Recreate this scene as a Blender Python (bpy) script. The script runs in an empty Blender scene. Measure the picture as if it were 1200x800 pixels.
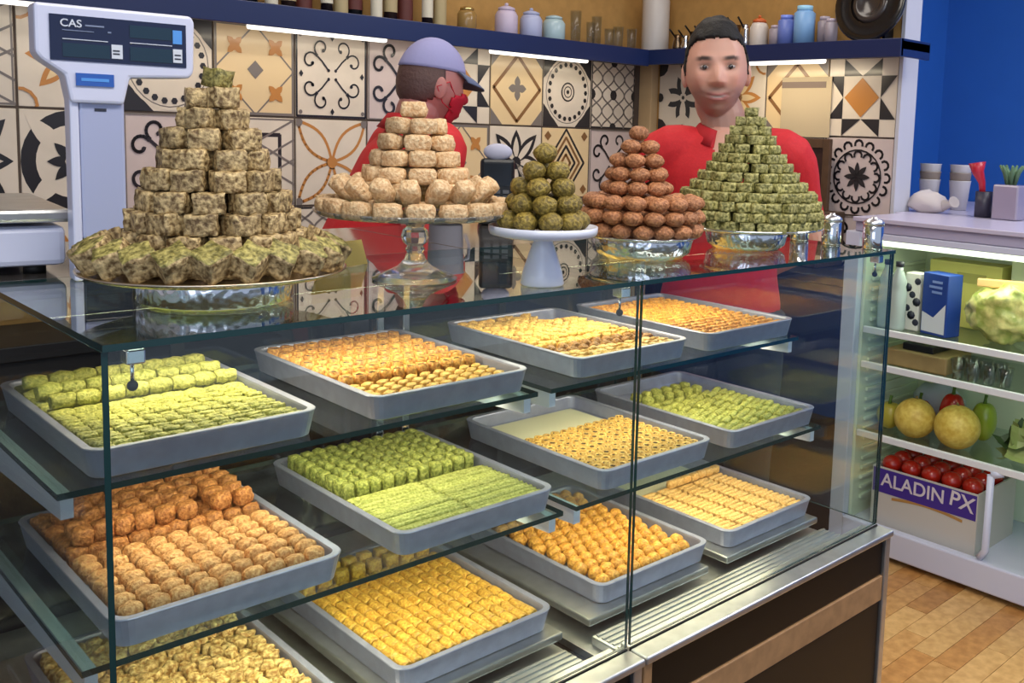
import bpy, bmesh, math, random
from mathutils import Vector, Matrix, Euler, noise as mnoise
import numpy as np
random.seed(7)
C = bpy.context.scene
COL = C.collection
PI = math.pi
T = 1.184                                   # counter top height

# ------------------------------------------------------------------ camera
F_PX = 1144.50; PPX, PPY = 738.38, 286.96
YAW, PITCH, ROLL = 0.795597, 0.114251, 0.0342797
CAM = Vector((-0.30185, -1.000056, 1.402881))
fw = Vector((math.sin(YAW)*math.cos(PITCH), math.cos(YAW)*math.cos(PITCH), -math.sin(PITCH)))
r0 = Vector((math.cos(YAW), -math.sin(YAW), 0)); u0 = r0.cross(fw)
rt = r0*math.cos(ROLL) + u0*math.sin(ROLL); up = -r0*math.sin(ROLL) + u0*math.cos(ROLL)
cd = bpy.data.cameras.new('camera'); cam = bpy.data.objects.new('camera', cd); COL.objects.link(cam)
m = Matrix.Identity(4)
for i in range(3):
    m[i][0] = rt[i]; m[i][1] = up[i]; m[i][2] = -fw[i]; m[i][3] = CAM[i]
cam.matrix_world = m
cd.sensor_fit = 'HORIZONTAL'; cd.sensor_width = 36.0; cd.lens = F_PX/1200*36
cd.shift_x = (600-PPX)/1200; cd.shift_y = -(400-PPY)/1200
cd.clip_start = .05
C.camera = cam
# ------------------------------------------------------------------ world, lights, exposure
W = bpy.data.worlds.new('world'); C.world = W; W.use_nodes = True
bg = W.node_tree.nodes['Background']; bg.inputs[0].default_value = (0.66, 0.78, 1.0, 1); bg.inputs[1].default_value = 0.66
C.view_settings.view_transform = 'Standard'; C.view_settings.look = 'None'
C.view_settings.gamma = 1; C.view_settings.use_curve_mapping = False
C.view_settings.exposure = -0.12

def area(name, loc, rot, sx, sy, power, col):
    l = bpy.data.lights.new(name, 'AREA'); l.shape = 'RECTANGLE'; l.size = sx; l.size_y = sy
    l.energy = power; l.color = col
    o = bpy.data.objects.new(name, l); COL.objects.link(o); o.location = loc; o.rotation_euler = rot
    return o
# daylight through the shop front, on the customers' left
area('shop_window_daylight', (-2.3, -2.6, 1.9), (math.radians(72), 0, math.radians(-48)), 2.2, 2.0, 30, (.74, .84, 1.0))
# ceiling panels over the serving side and over the case
area('ceiling_light_back', (1.5, 1.2, 2.66), (0, 0, 0), 2.0, .5, 17, (1.0, .91, .80))
area('ceiling_light_front', (.6, -.75, 2.66), (0, 0, 0), 2.2, .5, 50, (1.0, .94, .85))
area('blue_wall_fill', (2.9, -.6, 2.66), (0, 0, 0), .8, 1.2, 34, (.96, .97, 1.0))  # unseen fill light added to brighten the blue walls on the right
# warm tube lamps of the case: at the top back rail and under the rear of each glass shelf
for i, x in enumerate((.37, 1.12)):
    area('case_lamp_top', (x, .42, 1.150), (math.radians(-12), 0, 0), .62, .03, 3.0, (1.0, .84, .56))
    area('case_lamp_upper_shelf', (x, .30, .955), (math.radians(10), 0, 0), .64, .02, 1.5, (1.0, .86, .60))
    area('case_lamp_middle_shelf', (x, .24, .770), (math.radians(10), 0, 0), .64, .02, 2.0, (1.0, .84, .54))
# the lamp inside the drinks fridge
area('fridge_lamp', (2.66, .15, 1.045), (0, math.radians(15), 0), .08, .9, 2.0, (.90, 1.0, .70))

# ------------------------------------------------------------------ materials
MATS = {}
def new_mat(name):
    mt = bpy.data.materials.new(name); mt.use_nodes = True
    nt = mt.node_tree; return mt, nt, nt.nodes['Principled BSDF']
def srgb(*c):
    return tuple(((v/255)/12.92 if v/255 <= .04045 else ((v/255+.055)/1.055)**2.4) for v in c)
def mat(name, col, rough=.5, metal=0, bump=0, scale=60, var=0.0, col2=None, coat=0, emis=0, spec=None, detail=3, obj_var=0.0, sss=0):
    """principled with optional noise colour variation, bump and per-object brightness variation"""
    if name in MATS: return MATS[name]
    mt, nt, b = new_mat(name); L = nt.links.new
    b.inputs['Roughness'].default_value = rough; b.inputs['Metallic'].default_value = metal
    if coat: b.inputs['Coat Weight'].default_value = coat; b.inputs['Coat Roughness'].default_value = .12
    if spec is not None: b.inputs['Specular IOR Level'].default_value = spec
    if sss:
        b.inputs['Subsurface Weight'].default_value = sss; b.inputs['Subsurface Radius'].default_value = (.012, .005, .003); b.inputs['Subsurface Scale'].default_value = .6
    out = None
    if bump or var or col2:
        tc = nt.nodes.new('ShaderNodeTexCoord'); nz = nt.nodes.new('ShaderNodeTexNoise')
        nz.inputs['Scale'].default_value = scale; nz.inputs['Detail'].default_value = detail
        oi = nt.nodes.new('ShaderNodeObjectInfo'); ad = nt.nodes.new('ShaderNodeVectorMath'); ad.operation = 'ADD'
        mu = nt.nodes.new('ShaderNodeVectorMath'); mu.operation = 'SCALE'; mu.inputs['Scale'].default_value = 1.0
        cmb = nt.nodes.new('ShaderNodeCombineXYZ')
        L(oi.outputs['Random'], cmb.inputs[0]); L(oi.outputs['Random'], cmb.inputs[1])
        L(tc.outputs['Object'], ad.inputs[0]); L(cmb.outputs[0], ad.inputs[1]); L(ad.outputs[0], nz.inputs['Vector'])
        if bump:
            bp = nt.nodes.new('ShaderNodeBump'); bp.inputs['Strength'].default_value = bump; bp.inputs['Distance'].default_value = .004
            L(nz.outputs['Fac'], bp.inputs['Height']); L(bp.outputs[0], b.inputs['Normal'])
        if col2 or var:
            c2 = col2 or tuple(v*(1-var) for v in col)
            rp = nt.nodes.new('ShaderNodeValToRGB'); rp.color_ramp.elements[0].position = .36; rp.color_ramp.elements[1].position = .66
            rp.color_ramp.elements[0].color = (*c2, 1); rp.color_ramp.elements[1].color = (*col, 1)
            L(nz.outputs['Fac'], rp.inputs[0]); out = rp.outputs[0]
    if obj_var:
        oi2 = nt.nodes.new('ShaderNodeObjectInfo'); mr = nt.nodes.new('ShaderNodeMapRange')
        mr.inputs['To Min'].default_value = 1-obj_var; mr.inputs['To Max'].default_value = 1+obj_var
        L(oi2.outputs['Random'], mr.inputs['Value'])
        hs = nt.nodes.new('ShaderNodeHueSaturation'); L(mr.outputs[0], hs.inputs['Value'])
        if out: L(out, hs.inputs['Color'])
        else: hs.inputs['Color'].default_value = (*col, 1)
        out = hs.outputs[0]
    if out: L(out, b.inputs['Base Color'])
    else: b.inputs['Base Color'].default_value = (*col, 1)
    if emis:
        b.inputs['Emission Color'].default_value = (*col, 1); b.inputs['Emission Strength'].default_value = emis
    MATS[name] = mt; return mt
def glass(name, tint=(.93, .98, .96), ior=1.5, rough=0.0):
    """clear pane: fresnel mix of tinted transparency and mirror reflection"""
    if name in MATS: return MATS[name]
    mt, nt, b = new_mat(name); nt.nodes.remove(b); L = nt.links.new
    tr = nt.nodes.new('ShaderNodeBsdfTransparent'); tr.inputs[0].default_value = (*tint, 1)
    gl = nt.nodes.new('ShaderNodeBsdfGlossy'); gl.inputs['Roughness'].default_value = rough; gl.inputs[0].default_value = (1, 1, 1, 1)
    fr = nt.nodes.new('ShaderNodeFresnel'); ge = nt.nodes.new('ShaderNodeNewGeometry'); mi = nt.nodes.new('ShaderNodeMapRange')
    mi.inputs['To Min'].default_value = ior; mi.inputs['To Max'].default_value = 1/ior      # same reflectance on both faces of the pane
    L(ge.outputs['Backfacing'], mi.inputs['Value']); L(mi.outputs[0], fr.inputs[0])
    mx = nt.nodes.new('ShaderNodeMixShader'); L(fr.outputs[0], mx.inputs[0]); L(tr.outputs[0], mx.inputs[1]); L(gl.outputs[0], mx.inputs[2])
    L(mx.outputs[0], nt.nodes['Material Output'].inputs[0]); MATS[name] = mt; return mt
def emit(name, col, s):
    if name in MATS: return MATS[name]
    mt, nt, b = new_mat(name); nt.nodes.remove(b)
    e = nt.nodes.new('ShaderNodeEmission'); e.inputs[0].default_value = (*col, 1); e.inputs[1].default_value = s
    nt.links.new(e.outputs[0], nt.nodes['Material Output'].inputs[0]); MATS[name] = mt; return mt

steel = mat('brushed_steel', (.62, .62, .62), .32, .9, bump=.05, scale=30, var=.15)
chrome = mat('polished_steel', (.78, .79, .82), .12, 1.0)
hammered = mat('hammered_silver', (.74, .76, .80), .16, 1.0, bump=.55, scale=110, detail=0)
alu = mat('tray_aluminium', srgb(162, 164, 190), .42, .5, bump=.03, scale=50, var=.12)
GL = glass('case_glass'); GLE = mat('glass_cut_edge', srgb(22, 52, 54), .18, 0, spec=.5)
GLT = glass('top_glass', (.80, .90, .87), 1.62)
GLS = glass('shelf_glass', (.86, .95, .93), 1.5)
black = mat('black_laminate', srgb(10, 9, 9), .35, spec=.3)
darkpanel = mat('dark_brown_laminate', srgb(20, 15, 13), .4, spec=.3)
rubber = mat('black_rubber', srgb(16, 16, 18), .6)
white_paint = mat('white_painted_metal', srgb(205, 208, 226), .4)
ochre = mat('ochre_plaster', srgb(184, 142, 80), .85, bump=.12, scale=25, var=.12)
navy = mat('navy_lacquer', srgb(24, 40, 88), .32)
ceil_m = mat('white_ceiling_paint', srgb(226, 222, 214), .9, var=.04, scale=4)
blue_dark = mat('blue_wall_paint', srgb(30, 92, 176), .6, var=.05, scale=6)

# ------------------------------------------------------------------ mesh helpers
def new_bm(): return bmesh.new()
def bm_box(bm, x0, x1, y0, y1, z0, z1, mi=0, bevel=0, seg=2):
    r = bmesh.ops.create_cube(bm, size=1, matrix=Matrix.Translation(((x0+x1)/2, (y0+y1)/2, (z0+z1)/2)) @ Matrix.Diagonal((x1-x0, y1-y0, z1-z0, 1)))
    fs = set(f for v in r['verts'] for f in v.link_faces)
    for f in fs: f.material_index = mi
    if bevel:
        es = list(set(e for v in r['verts'] for e in v.link_edges))
        b = bmesh.ops.bevel(bm, geom=es, offset=bevel, segments=seg, profile=.5, affect='EDGES')
        for f in b['faces']: f.material_index = mi
    return r
def bm_lathe(bm, prof, n=28, mi=0, c=(0, 0, 0), smooth=True):
    """prof: list of (r, z); closes at r=0"""
    rings = []
    for r, z in prof:
        if r < 1e-6: rings.append([bm.verts.new((c[0], c[1], c[2]+z))])
        else: rings.append([bm.verts.new((c[0]+r*math.cos(2*PI*i/n), c[1]+r*math.sin(2*PI*i/n), c[2]+z)) for i in range(n)])
    for a, b in zip(rings, rings[1:]):
        for i in range(n):
            j = (i+1) % n
            if len(a) == 1 and len(b) == 1: continue
            if len(a) == 1: vs = (a[0], b[j], b[i])
            elif len(b) == 1: vs = (a[i], a[j], b[0])
            else: vs = (a[i], a[j], b[j], b[i])
            f = bm.faces.new(vs); f.material_index = mi; f.smooth = smooth
def bm_tube(bm, pts, rad, n=10, mi=0, caps=True, flat=1.0):
    pts = [Vector(p) for p in pts]; rad = rad if isinstance(rad, (list, tuple)) else [rad]*len(pts)
    prev = None; rings = []
    for i, p in enumerate(pts):
        t = (pts[min(i+1, len(pts)-1)] - pts[max(i-1, 0)]).normalized()
        ref = prev if prev is not None else (Vector((1, 0, 0)) if abs(t.x) < .9 else Vector((0, 1, 0)))
        a = (ref - t*ref.dot(t)).normalized(); b = t.cross(a); prev = a
        rings.append([bm.verts.new(p + a*math.cos(2*PI*k/n)*rad[i] + b*math.sin(2*PI*k/n)*rad[i]*flat) for k in range(n)])
    for A, B in zip(rings, rings[1:]):
        for k in range(n):
            f = bm.faces.new((A[k], A[(k+1) % n], B[(k+1) % n], B[k])); f.material_index = mi; f.smooth = True
    if caps:
        for ring, rev in ((rings[0], True), (rings[-1], False)):
            f = bm.faces.new(list(reversed(ring)) if rev else ring); f.material_index = mi
def bm_ball(bm, c, r, sc=(1, 1, 1), u=14, v=10, mi=0, rot=None):
    M = Matrix.Translation(c) @ (rot.to_matrix().to_4x4() if rot else Matrix.Identity(4)) @ Matrix.Diagonal((*sc, 1))
    res = bmesh.ops.create_uvsphere(bm, u_segments=u, v_segments=v, radius=r, matrix=M)
    for f in set(f for vv in res['verts'] for f in vv.link_faces): f.material_index = mi; f.smooth = True
def bm_poly(bm, pts, mi=0):
    f = bm.faces.new([bm.verts.new(p) for p in pts]); f.material_index = mi; return f
def to_mesh(bm, name, mats, recalc=True):
    if recalc: bmesh.ops.recalc_face_normals(bm, faces=bm.faces)
    me = bpy.data.meshes.new(name); bm.to_mesh(me); bm.free()
    for mm in (mats if isinstance(mats, (list, tuple)) else [mats]): me.materials.append(mm)
    return me
def obj(name, bm, mats, parent=None, loc=None, rot=None, recalc=True):
    me = bm if isinstance(bm, bpy.types.Mesh) else to_mesh(bm, name, mats, recalc)
    o = bpy.data.objects.new(name, me); COL.objects.link(o)
    if parent: o.parent = parent
    if loc is not None: o.location = loc
    if rot is not None: o.rotation_euler = rot
    return o
def tag(o, label, cat, group=None):
    o['label'] = label; o['category'] = cat
    if group: o['group'] = group
    return o
def thing(name, label, cat, loc=(0, 0, 0), rz=0, group=None):
    o = bpy.data.objects.new(name, None); COL.objects.link(o); o.location = loc; o.rotation_euler = (0, 0, rz)
    o.empty_display_size = .05
    return tag(o, label, cat, group)
def struct(name, bm, mats, parent=None):
    o = obj(name, bm, mats, parent)
    if not parent: o['kind'] = 'structure'
    return o
def box_obj(name, b, mats, parent=None, bevel=0, loc=None, rot=None):
    bm = new_bm(); bm_box(bm, *b, bevel=bevel); return obj(name, bm, mats, parent, loc, rot)
def text_mesh(s, size, extrude=.0006):
    cu = bpy.data.curves.new('lettering', 'FONT'); cu.body = s; cu.size = size; cu.extrude = extrude; cu.offset = size*.012; cu.align_x = 'CENTER'; cu.align_y = 'CENTER'
    o = bpy.data.objects.new('tmp', cu); COL.objects.link(o)
    dg = bpy.context.evaluated_depsgraph_get(); me = bpy.data.meshes.new_from_object(o.evaluated_get(dg))
    bpy.data.objects.remove(o); return me

# ------------------------------------------------------------------ the room
def floor_room():
    bm = new_bm(); bm_box(bm, -3, 5.2, -4, 2.2, -.06, -.0022)
    fl = struct('floor', bm, mat('dark_floor_joint', srgb(88, 60, 34), .7))
    woods = [mat('oak_parquet_%s' % n, srgb(*c), .38, bump=.05, scale=35, col2=srgb(*c2), obj_var=.1)
             for n, c, c2 in (('honey', (208, 158, 98), (182, 132, 74)), ('amber', (194, 140, 80), (168, 116, 62)), ('pale', (216, 172, 112), (194, 148, 90)))]
    # strip planks run along the front of the case, cut lengths staggered
    pw, pl = .07, .48
    bm = new_bm(); bm_box(bm, 0, pl-.0015, 0, pw-.0015, -.004, 0)
    base = to_mesh(bm, 'plank', woods[0])
    meshes = []
    for w in woods:
        c = base.copy(); c.materials.clear(); c.materials.append(w); meshes.append(c)
    k = 0
    rows = [(-.62+pw*i) for i in range(20)]
    for i, y in enumerate(rows):
        x = 1.42 - random.random()*pl
        while x < 3.05:
            if len(fl.children) < 299:
                obj('plank', meshes[random.randrange(3)], None, fl, (x, y, 0))
            x += pl
    return fl
floor_room()
bm = new_bm(); bm_box(bm, -3, 5.2, -1.6, 2.2, 2.7, 2.78); struct('ceiling', bm, ceil_m)
# left wall, back wall, right wall with the tiles as pieces
bm = new_bm(); bm_box(bm, -1.35, -1.25, -.2, 2.2, 0, 2.7); struct('wall_left', bm, mat('pale_wall_paint', srgb(214, 218, 232), .8, var=.04, scale=4))
bm = new_bm(); bm_box(bm, -1.25, 3.0, 2.076, 2.2, 0, 2.7); wall_back = struct('wall_back', bm, ochre)
bm = new_bm(); bm_box(bm, 2.906, 3.0, .812, 2.076, 0, 2.7); wall_right = struct('wall_right', bm, ochre)
bm = new_bm(); bm_box(bm, 2.86, 2.906, 2.0, 2.076, 0, 2.7, bevel=.004); struct('trim_corner', bm, mat('beige_corner_post', srgb(196, 168, 128), .7, var=.1, scale=8))
bm = new_bm(); bm_box(bm, 2.893, 3.004, .798, .812, 0, 2.7); struct('trim_partition', bm, mat('pale_edge_trim', srgb(196, 196, 206), .5))
bm = new_bm(); bm_box(bm, 3.0, 4.05, 1.15, 1.25, 0, 2.7); struct('wall_recess', bm, blue_dark)
bm = new_bm(); bm_box(bm, 3.89, 4.05, -3, 1.15, 0, 2.7); struct('wall_side', bm, blue_dark)

# ---- patterned cement tiles
cream = mat('tile_cream', srgb(224, 212, 196), .35, coat=.3, var=.06, scale=14)
tblack = mat('tile_black', srgb(34, 32, 38), .35, coat=.3)
tgrey = mat('tile_grey', srgb(120, 112, 108), .35, coat=.3)
torange = mat('tile_orange', srgb(190, 128, 62), .35, coat=.3)
tbeige = mat('tile_beige', srgb(226, 200, 156), .35, coat=.3)
tpink = mat('tile_rose_white', srgb(208, 192, 190), .35, coat=.3, var=.05, scale=14)
tbrown = mat('tile_brown', srgb(132, 92, 54), .35, coat=.3)
TM = [cream, tblack, tgrey, torange, tbeige, tpink, tbrown]
CR, BK, GR, OR, BE, PK, BR = range(7)
class Tile:
    """one tile: slab plus thin inlaid print; coordinates in [-.5,.5]^2"""
    def __init__(s, w, h, base): s.w, s.h = w, h; s.bm = new_bm(); s.k = 0; bm_box(s.bm, -w/2+.0036, w/2-.0036, 0, .005, -h/2+.0036, h/2-.0036, base, bevel=.0012, seg=1)
    def P(s, x, y): return (x*s.w, -.0002*(s.k+1), y*s.h)
    def poly(s, pts, mi):
        pts = [(max(-.488, min(.488, x)), max(-.488, min(.488, y))) for x, y in pts]
        bm_poly(s.bm, [s.P(*p) for p in pts], mi); s.k += 1 if s.k < 14 else 0
    def disc(s, x, y, r, mi, n=20): s.poly([(x+r*math.cos(2*PI*i/n), y+r*math.sin(2*PI*i/n)) for i in range(n)], mi)
    def band(s, pts, w, mi, closed=False):
        n = len(pts); k0 = s.k
        for i in range(n if closed else n-1):
            a = Vector(pts[i]); b = Vector(pts[(i+1) % n]); d = (b-a)
            if d.length < 1e-6: continue
            d.normalize(); nn = Vector((-d.y, d.x))*w/2; e = d*w*.18
            q = [a-nn-e, b-nn+e, b+nn+e, a+nn-e]
            q = [(max(-.488, min(.488, p.x)), max(-.488, min(.488, p.y))) for p in q]
            bm_poly(s.bm, [s.P(*p) for p in q], mi)
        s.k = k0 + (1 if k0 < 14 else 0)
    def arc(s, x, y, r, a0, a1, w, mi, n=14, r1=None):
        r1 = r if r1 is None else r1
        s.band([(x+(r+(r1-r)*i/n)*math.cos(math.radians(a0+(a1-a0)*i/n)), y+(r+(r1-r)*i/n)*math.sin(math.radians(a0+(a1-a0)*i/n))) for i in range(n+1)], w, mi)
    def ring(s, x, y, r, w, mi, n=28): s.arc(x, y, r, 0, 360, w, mi, n)
    def dia(s, x, y, rx, ry, mi): s.poly([(x-rx, y), (x, y-ry), (x+rx, y), (x, y+ry)], mi)
    def rect(s, x0, x1, y0, y1, mi): s.poly([(x0, y0), (x1, y0), (x1, y1), (x0, y1)], mi)
    def petal(s, a, L, w, mi, x=0, y=0):
        a = math.radians(a); c, sn = math.cos(a), math.sin(a); pts = []
        for sg in (1, -1):
            for i in range(9):
                t = i/8 if sg == 1 else 1-i/8
                pts.append((x+c*L*t - sn*sg*w*math.sin(PI*t), y+sn*L*t + c*sg*w*math.sin(PI*t)))
        s.poly(pts, mi)
    def frame(s, r, w, mi): s.band([(-r, -r), (r, -r), (r, r), (-r, r)], w, mi, True)
def scroll4(t, mi, w=.022, k=1.0):
    for sx in (1, -1):
        for sy in (1, -1):
            f = lambda x, y: (sx*x*k, sy*y*k)
            def sp(cx, cy, r, a0, a1, r1):
                t.band([f(cx+(r+(r1-r)*i/16)*math.cos(math.radians(a0+(a1-a0)*i/16)), cy+(r+(r1-r)*i/16)*math.sin(math.radians(a0+(a1-a0)*i/16))) for i in range(17)], w, mi)
            sp(.15, .30, .10, -60, 250, .045); sp(.30, .15, .10, 150, -160, .045)
            t.band([f(.06, .06), f(.14, .15), f(.2, .2)], w, mi)
            t.disc(*f(.12, .27), .022, mi, 8); t.disc(*f(.27, .12), .022, mi, 8); t.disc(*f(.05, .05), .02, mi, 8)
def d_quatrefoil(t):
    t.frame(.475, .025, BK); scroll4(t, BK, .02)
    for a in range(4):
        x, y = math.cos(a*PI/2), math.sin(a*PI/2); t.dia(x*.42, y*.42, .028, .04, BK)
    for x in (-.43, .43):
        for y in (-.43, .43): t.disc(x, y, .025, GR, 8)
def d_dotcircle(t):
    for x in (-1, 1):
        for y in (-1, 1): t.poly([(x*.49, y*.49), (x*.49, y*.17), (x*.17, y*.49)], BK)
    t.disc(0, 0, .475, CR, 36); t.ring(0, 0, .44, .012, GR)
    for i in range(22):
        a = 2*PI*i/22; x, y = .38*math.cos(a), .38*math.sin(a); t.disc(x, y, .036, BK, 6)
    t.ring(0, 0, .125, .022, BK, 18); t.ring(0, 0, .075, .014, BK, 14); t.disc(0, 0, .03, BK, 8)
def d_lattice_orange(t):
    t.frame(.478, .04, GR)
    for a, b in (((-.5, .0), (0, .5)), ((-.5, 0), (0, -.5)), ((.5, 0), (0, .5)), ((.5, 0), (0, -.5)), ((-.5, .5), (.5, -.5)), ((-.5, -.5), (.5, .5))): t.band([a, b], .035, GR)
    t.dia(0, 0, .1, .1, GR)
    for x, y in ((-.25, .25), (.25, .25), (-.25, -.25), (.25, -.25)):
        for a in range(4): t.petal(45+90*a, .12, .035, OR, x, y)
        t.disc(x, y, .06, OR, 8)
def d_orange_petals(t):
    for a in range(4):
        for off in (-1, 1):
            A = 45+90*a; pts = []
            for i in range(11):
                q = i/10; L = .66*q; w = off*.12*math.sin(PI*q); c, s = math.cos(math.radians(A)), math.sin(math.radians(A))
                pts.append((c*L-s*w, s*L+c*w))
            t.band(pts, .035, OR)
    t.disc(0, 0, .07, OR, 10)
    for x in (-.46, .46):
        for y in (-.46, .46): t.disc(x, y, .06, GR, 8)
def d_star(t):
    q = .27
    for x in (-1, 1):
        for y in (-1, 1): t.rect(*sorted((x*q, x*.488)), *sorted((y*q, y*.488)), CR)
    for k in range(4):
        R = lambda x, y: [(x, y), (-y, x), (-x, -y), (y, -x)][k]
        t.poly([R(-q, .488), R(-q, q), R(0, q)], BK); t.poly([R(q, .488), R(0, q), R(q, q)], BK)
    t.dia(0, 0, .25, .25, OR)
def d_diamond(t):
    for x in (-1, 1):
        for y in (-1, 1): t.poly([(x*.49, y*.49), (x*.49, y*.27), (x*.27, y*.49)], GR)
    t.band([(-.44, 0), (0, .44), (.44, 0), (0, -.44)], .05, BR, True)
    t.dia(0, 0, .33, .33, BE)
    for a in range(4): t.petal(90*a, .17, .055, GR)
    t.disc(0, 0, .07, GR, 8)
def d_lattice_dark(t):
    t.frame(.48, .03, BK)
    for ph in (0, 1):
        for c in (-.375, -.125, .125, .375):
            t.band([(c+(.125 if ph else -.125)*math.cos(2*PI*(k/32*2))*(1 if round((c+.375)*4) % 2 == 0 else -1), -.48+.96*k/32) for k in range(33)], .026, tmi_dark)
    for x, y in ((0, 0), (0, .48), (0, -.48), (.48, 0), (-.48, 0)): t.disc(x, y, .075, BK, 10)
tmi_dark = GR
def d_bwflower(t):
    for a in range(8): t.petal(45*a+22, .33, .07, BK)
    for a in range(4): t.petal(90*a, .42, .06, CR)
    t.disc(0, 0, .07, CR, 8); t.disc(0, 0, .03, BK, 8)
    for x in (-.48, .48):
        for y in (-.48, .48): t.disc(x, y, .17, BK, 12)
    for a in range(4): t.disc(.46*math.cos(a*PI/2), .46*math.sin(a*PI/2), .07, BK, 8)
def d_blackring(t):
    t.disc(0, 0, .49, BK, 30); t.disc(0, 0, .35, CR, 30)
    for a in range(4): t.petal(45+90*a, .62, .09, CR)
    for a in range(8): t.petal(45*a, .25, .05, BK)
    t.disc(0, 0, .08, CR, 10)
def d_flower(t):
    for a in range(8): t.petal(45*a, .42, .08, OR)
    for a in range(8): t.petal(45*a, .33, .045, BE)
    t.disc(0, 0, .1, BR, 12); t.disc(0, 0, .06, BE, 10)
    for x in (-.48, .48):
        for y in (-.48, .48): t.ring(x, y, .16, .03, OR, 14)
def d_scroll(t): scroll4(t, BK, .034, 1.08); t.frame(.482, .02, GR)
def d_rosette(t):
    for r, n, w in ((.41, 16, .05), (.27, 12, .045)):
        for i in range(n):
            a = 360*i/n; t.arc(r*math.cos(math.radians(a)), r*math.sin(math.radians(a)), .055, a-110, a+110, w*.62, tb_red, 6)
    for a in range(8): t.petal(45*a, .19, .035, tb_red)
    t.ring(0, 0, .34, .02, tb_red, 26)
tb_red = BK
def d_square(t):
    t.frame(.30, .045, BK); t.frame(.47, .02, GR)
    for k in (-.22, 0, .22): t.band([(-.49, k-.25), (.49, k+.25)], .03, GR); t.band([(-.49, k+.25), (.49, k-.25)], .03, GR)
    t.dia(0, 0, .14, .14, CR); t.dia(0, 0, .07, .07, BK)
def d_ornate(t):
    for a in range(4): t.petal(90*a, .45, .10, BK); t.petal(90*a, .36, .055, CR)
    for a in range(4): t.petal(45+90*a, .55, .10, BK); t.petal(45+90*a, .45, .05, CR)
    t.disc(0, 0, .09, BK, 10)
def d_zigzag(t):
    for s_ in (.48, .36, .24, .12): t.band([(-s_*.8, 0), (0, s_), (s_*.8, 0), (0, -s_)], .04, BK if s_ in (.48, .24) else BR, True)
    for x in (-1, 1):
        for y in (-1, 1): t.dia(x*.38, y*.38, .07, .07, BR)
DES = dict(quatrefoil=(CR, d_quatrefoil), dotcircle=(CR, d_dotcircle), lattice_orange=(BE, d_lattice_orange), petals=(CR, d_orange_petals), star=(CR, d_star),
           diamond=(BE, d_diamond), lattice_dark=(CR, d_lattice_dark), bwflower=(CR, d_bwflower), blackring=(CR, d_blackring), flower=(CR, d_flower),
           scroll=(PK, d_scroll), rosette=(PK, d_rosette), square=(CR, d_square), ornate=(CR, d_ornate), zigzag=(BE, d_zigzag))
TCACHE = {}
def tile_mesh(d, w, h):
    k = (d, round(w, 4), round(h, 4))
    if k not in TCACHE:
        t = Tile(w, h, DES[d][0]); DES[d][1](t); TCACHE[k] = to_mesh(t.bm, 'tile', TM, recalc=False)
        for f in TCACHE[k].polygons: pass
    return TCACHE[k]
ROWS = [1.5615, 1.2685, .9755, .6825]; TH = .293; TW = .266
back_plan = [
 ['petals', 'square', 'flower', 'dotcircle', 'lattice_orange', 'quatrefoil', 'scroll', 'star', 'diamond', 'dotcircle', 'lattice_dark'],
 ['zigzag', 'ornate', 'blackring', 'scroll', 'square', 'petals', 'rosette', 'lattice_orange', 'ornate', 'zigzag', 'scroll'],
 ['scroll', 'star', 'petals', 'diamond', 'scroll', 'lattice_dark', 'square', 'dotcircle', 'flower', 'scroll', 'ornate']]
grout = mat('brown_grout', srgb(92, 80, 72), .9, var=.15, scale=20)
box_obj('grout_bed', (.434-TW*2, 2.8935, 2.0735, 2.0758, ROWS[2]-TH/2, ROWS[0]+TH/2), grout, wall_back)
box_obj('grout_bed', (2.9035, 2.9058, .815, 1.991, ROWS[3]-TH/2, ROWS[0]+TH/2), grout, wall_right)
for r, row in enumerate(back_plan):
    for c, d in enumerate(row):
        obj('tile', tile_mesh(d, TW, TH), None, wall_back, (.434-TW*2+TW*(c+.5), 2.07, ROWS[r]))
right_plan = [['star', 'diamond', 'flower', 'bwflower'], ['rosette', 'scroll', 'lattice_dark', 'ornate'], ['scroll', 'ornate', 'zigzag', 'scroll'], ['diamond', 'scroll', 'star', 'quatrefoil']]
for r, row in enumerate(right_plan):
    for c, d in enumerate(row):
        obj('tile', tile_mesh(d, .294, TH), None, wall_right, (2.9, .815+.294*(c+.5), ROWS[r]), (0, 0, -PI/2))

# ---- wall shelf with lamps under it
sh = thing('wall_shelf', 'long navy blue shelf running along the tiled walls above the two men', 'shelf', (0, 0, 0))
bm = new_bm(); bm_box(bm, -1.2, 2.70, 1.87, 2.07, 1.712, 1.745, bevel=.003); bm_box(bm, -1.2, 2.70, 1.868, 1.886, 1.682, 1.75, bevel=.002)
obj('shelf_board', bm, navy, sh)
bm = new_bm(); bm_box(bm, 2.70, 2.90, .70, 2.07, 1.712, 1.745, bevel=.003); bm_box(bm, 2.698, 2.716, .70, 1.87, 1.688, 1.75, bevel=.002); bm_box(bm, 2.70, 2.90, .70, .716, 1.69, 1.75, bevel=.002)
obj('shelf_board', bm, navy, sh)
LED = emit('led_tube', (1.0, .95, .86), 2.6)
for b in ((1.0, 1.47, 1.892, 1.914, 1.672, 1.692), (1.90, 2.38, 1.892, 1.914, 1.672, 1.692), (.0, .5, 1.892, 1.914, 1.672, 1.692)): box_obj('lamp_tube', b, LED, sh, .006)
for b in ((2.724, 2.744, 1.02, 1.44, 1.676, 1.696),): box_obj('lamp_tube', b, LED, sh, .006)
l1 = area('shelf_lamp_back', (1.5, 1.90, 1.665), (math.radians(20), 0, 0), 2.2, .03, 2.6, (1, .86, .62))
l2 = area('shelf_lamp_right', (2.735, 1.22, 1.668), (0, math.radians(-20), 0), .03, .5, 1.3, (1, .84, .58))
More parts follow.
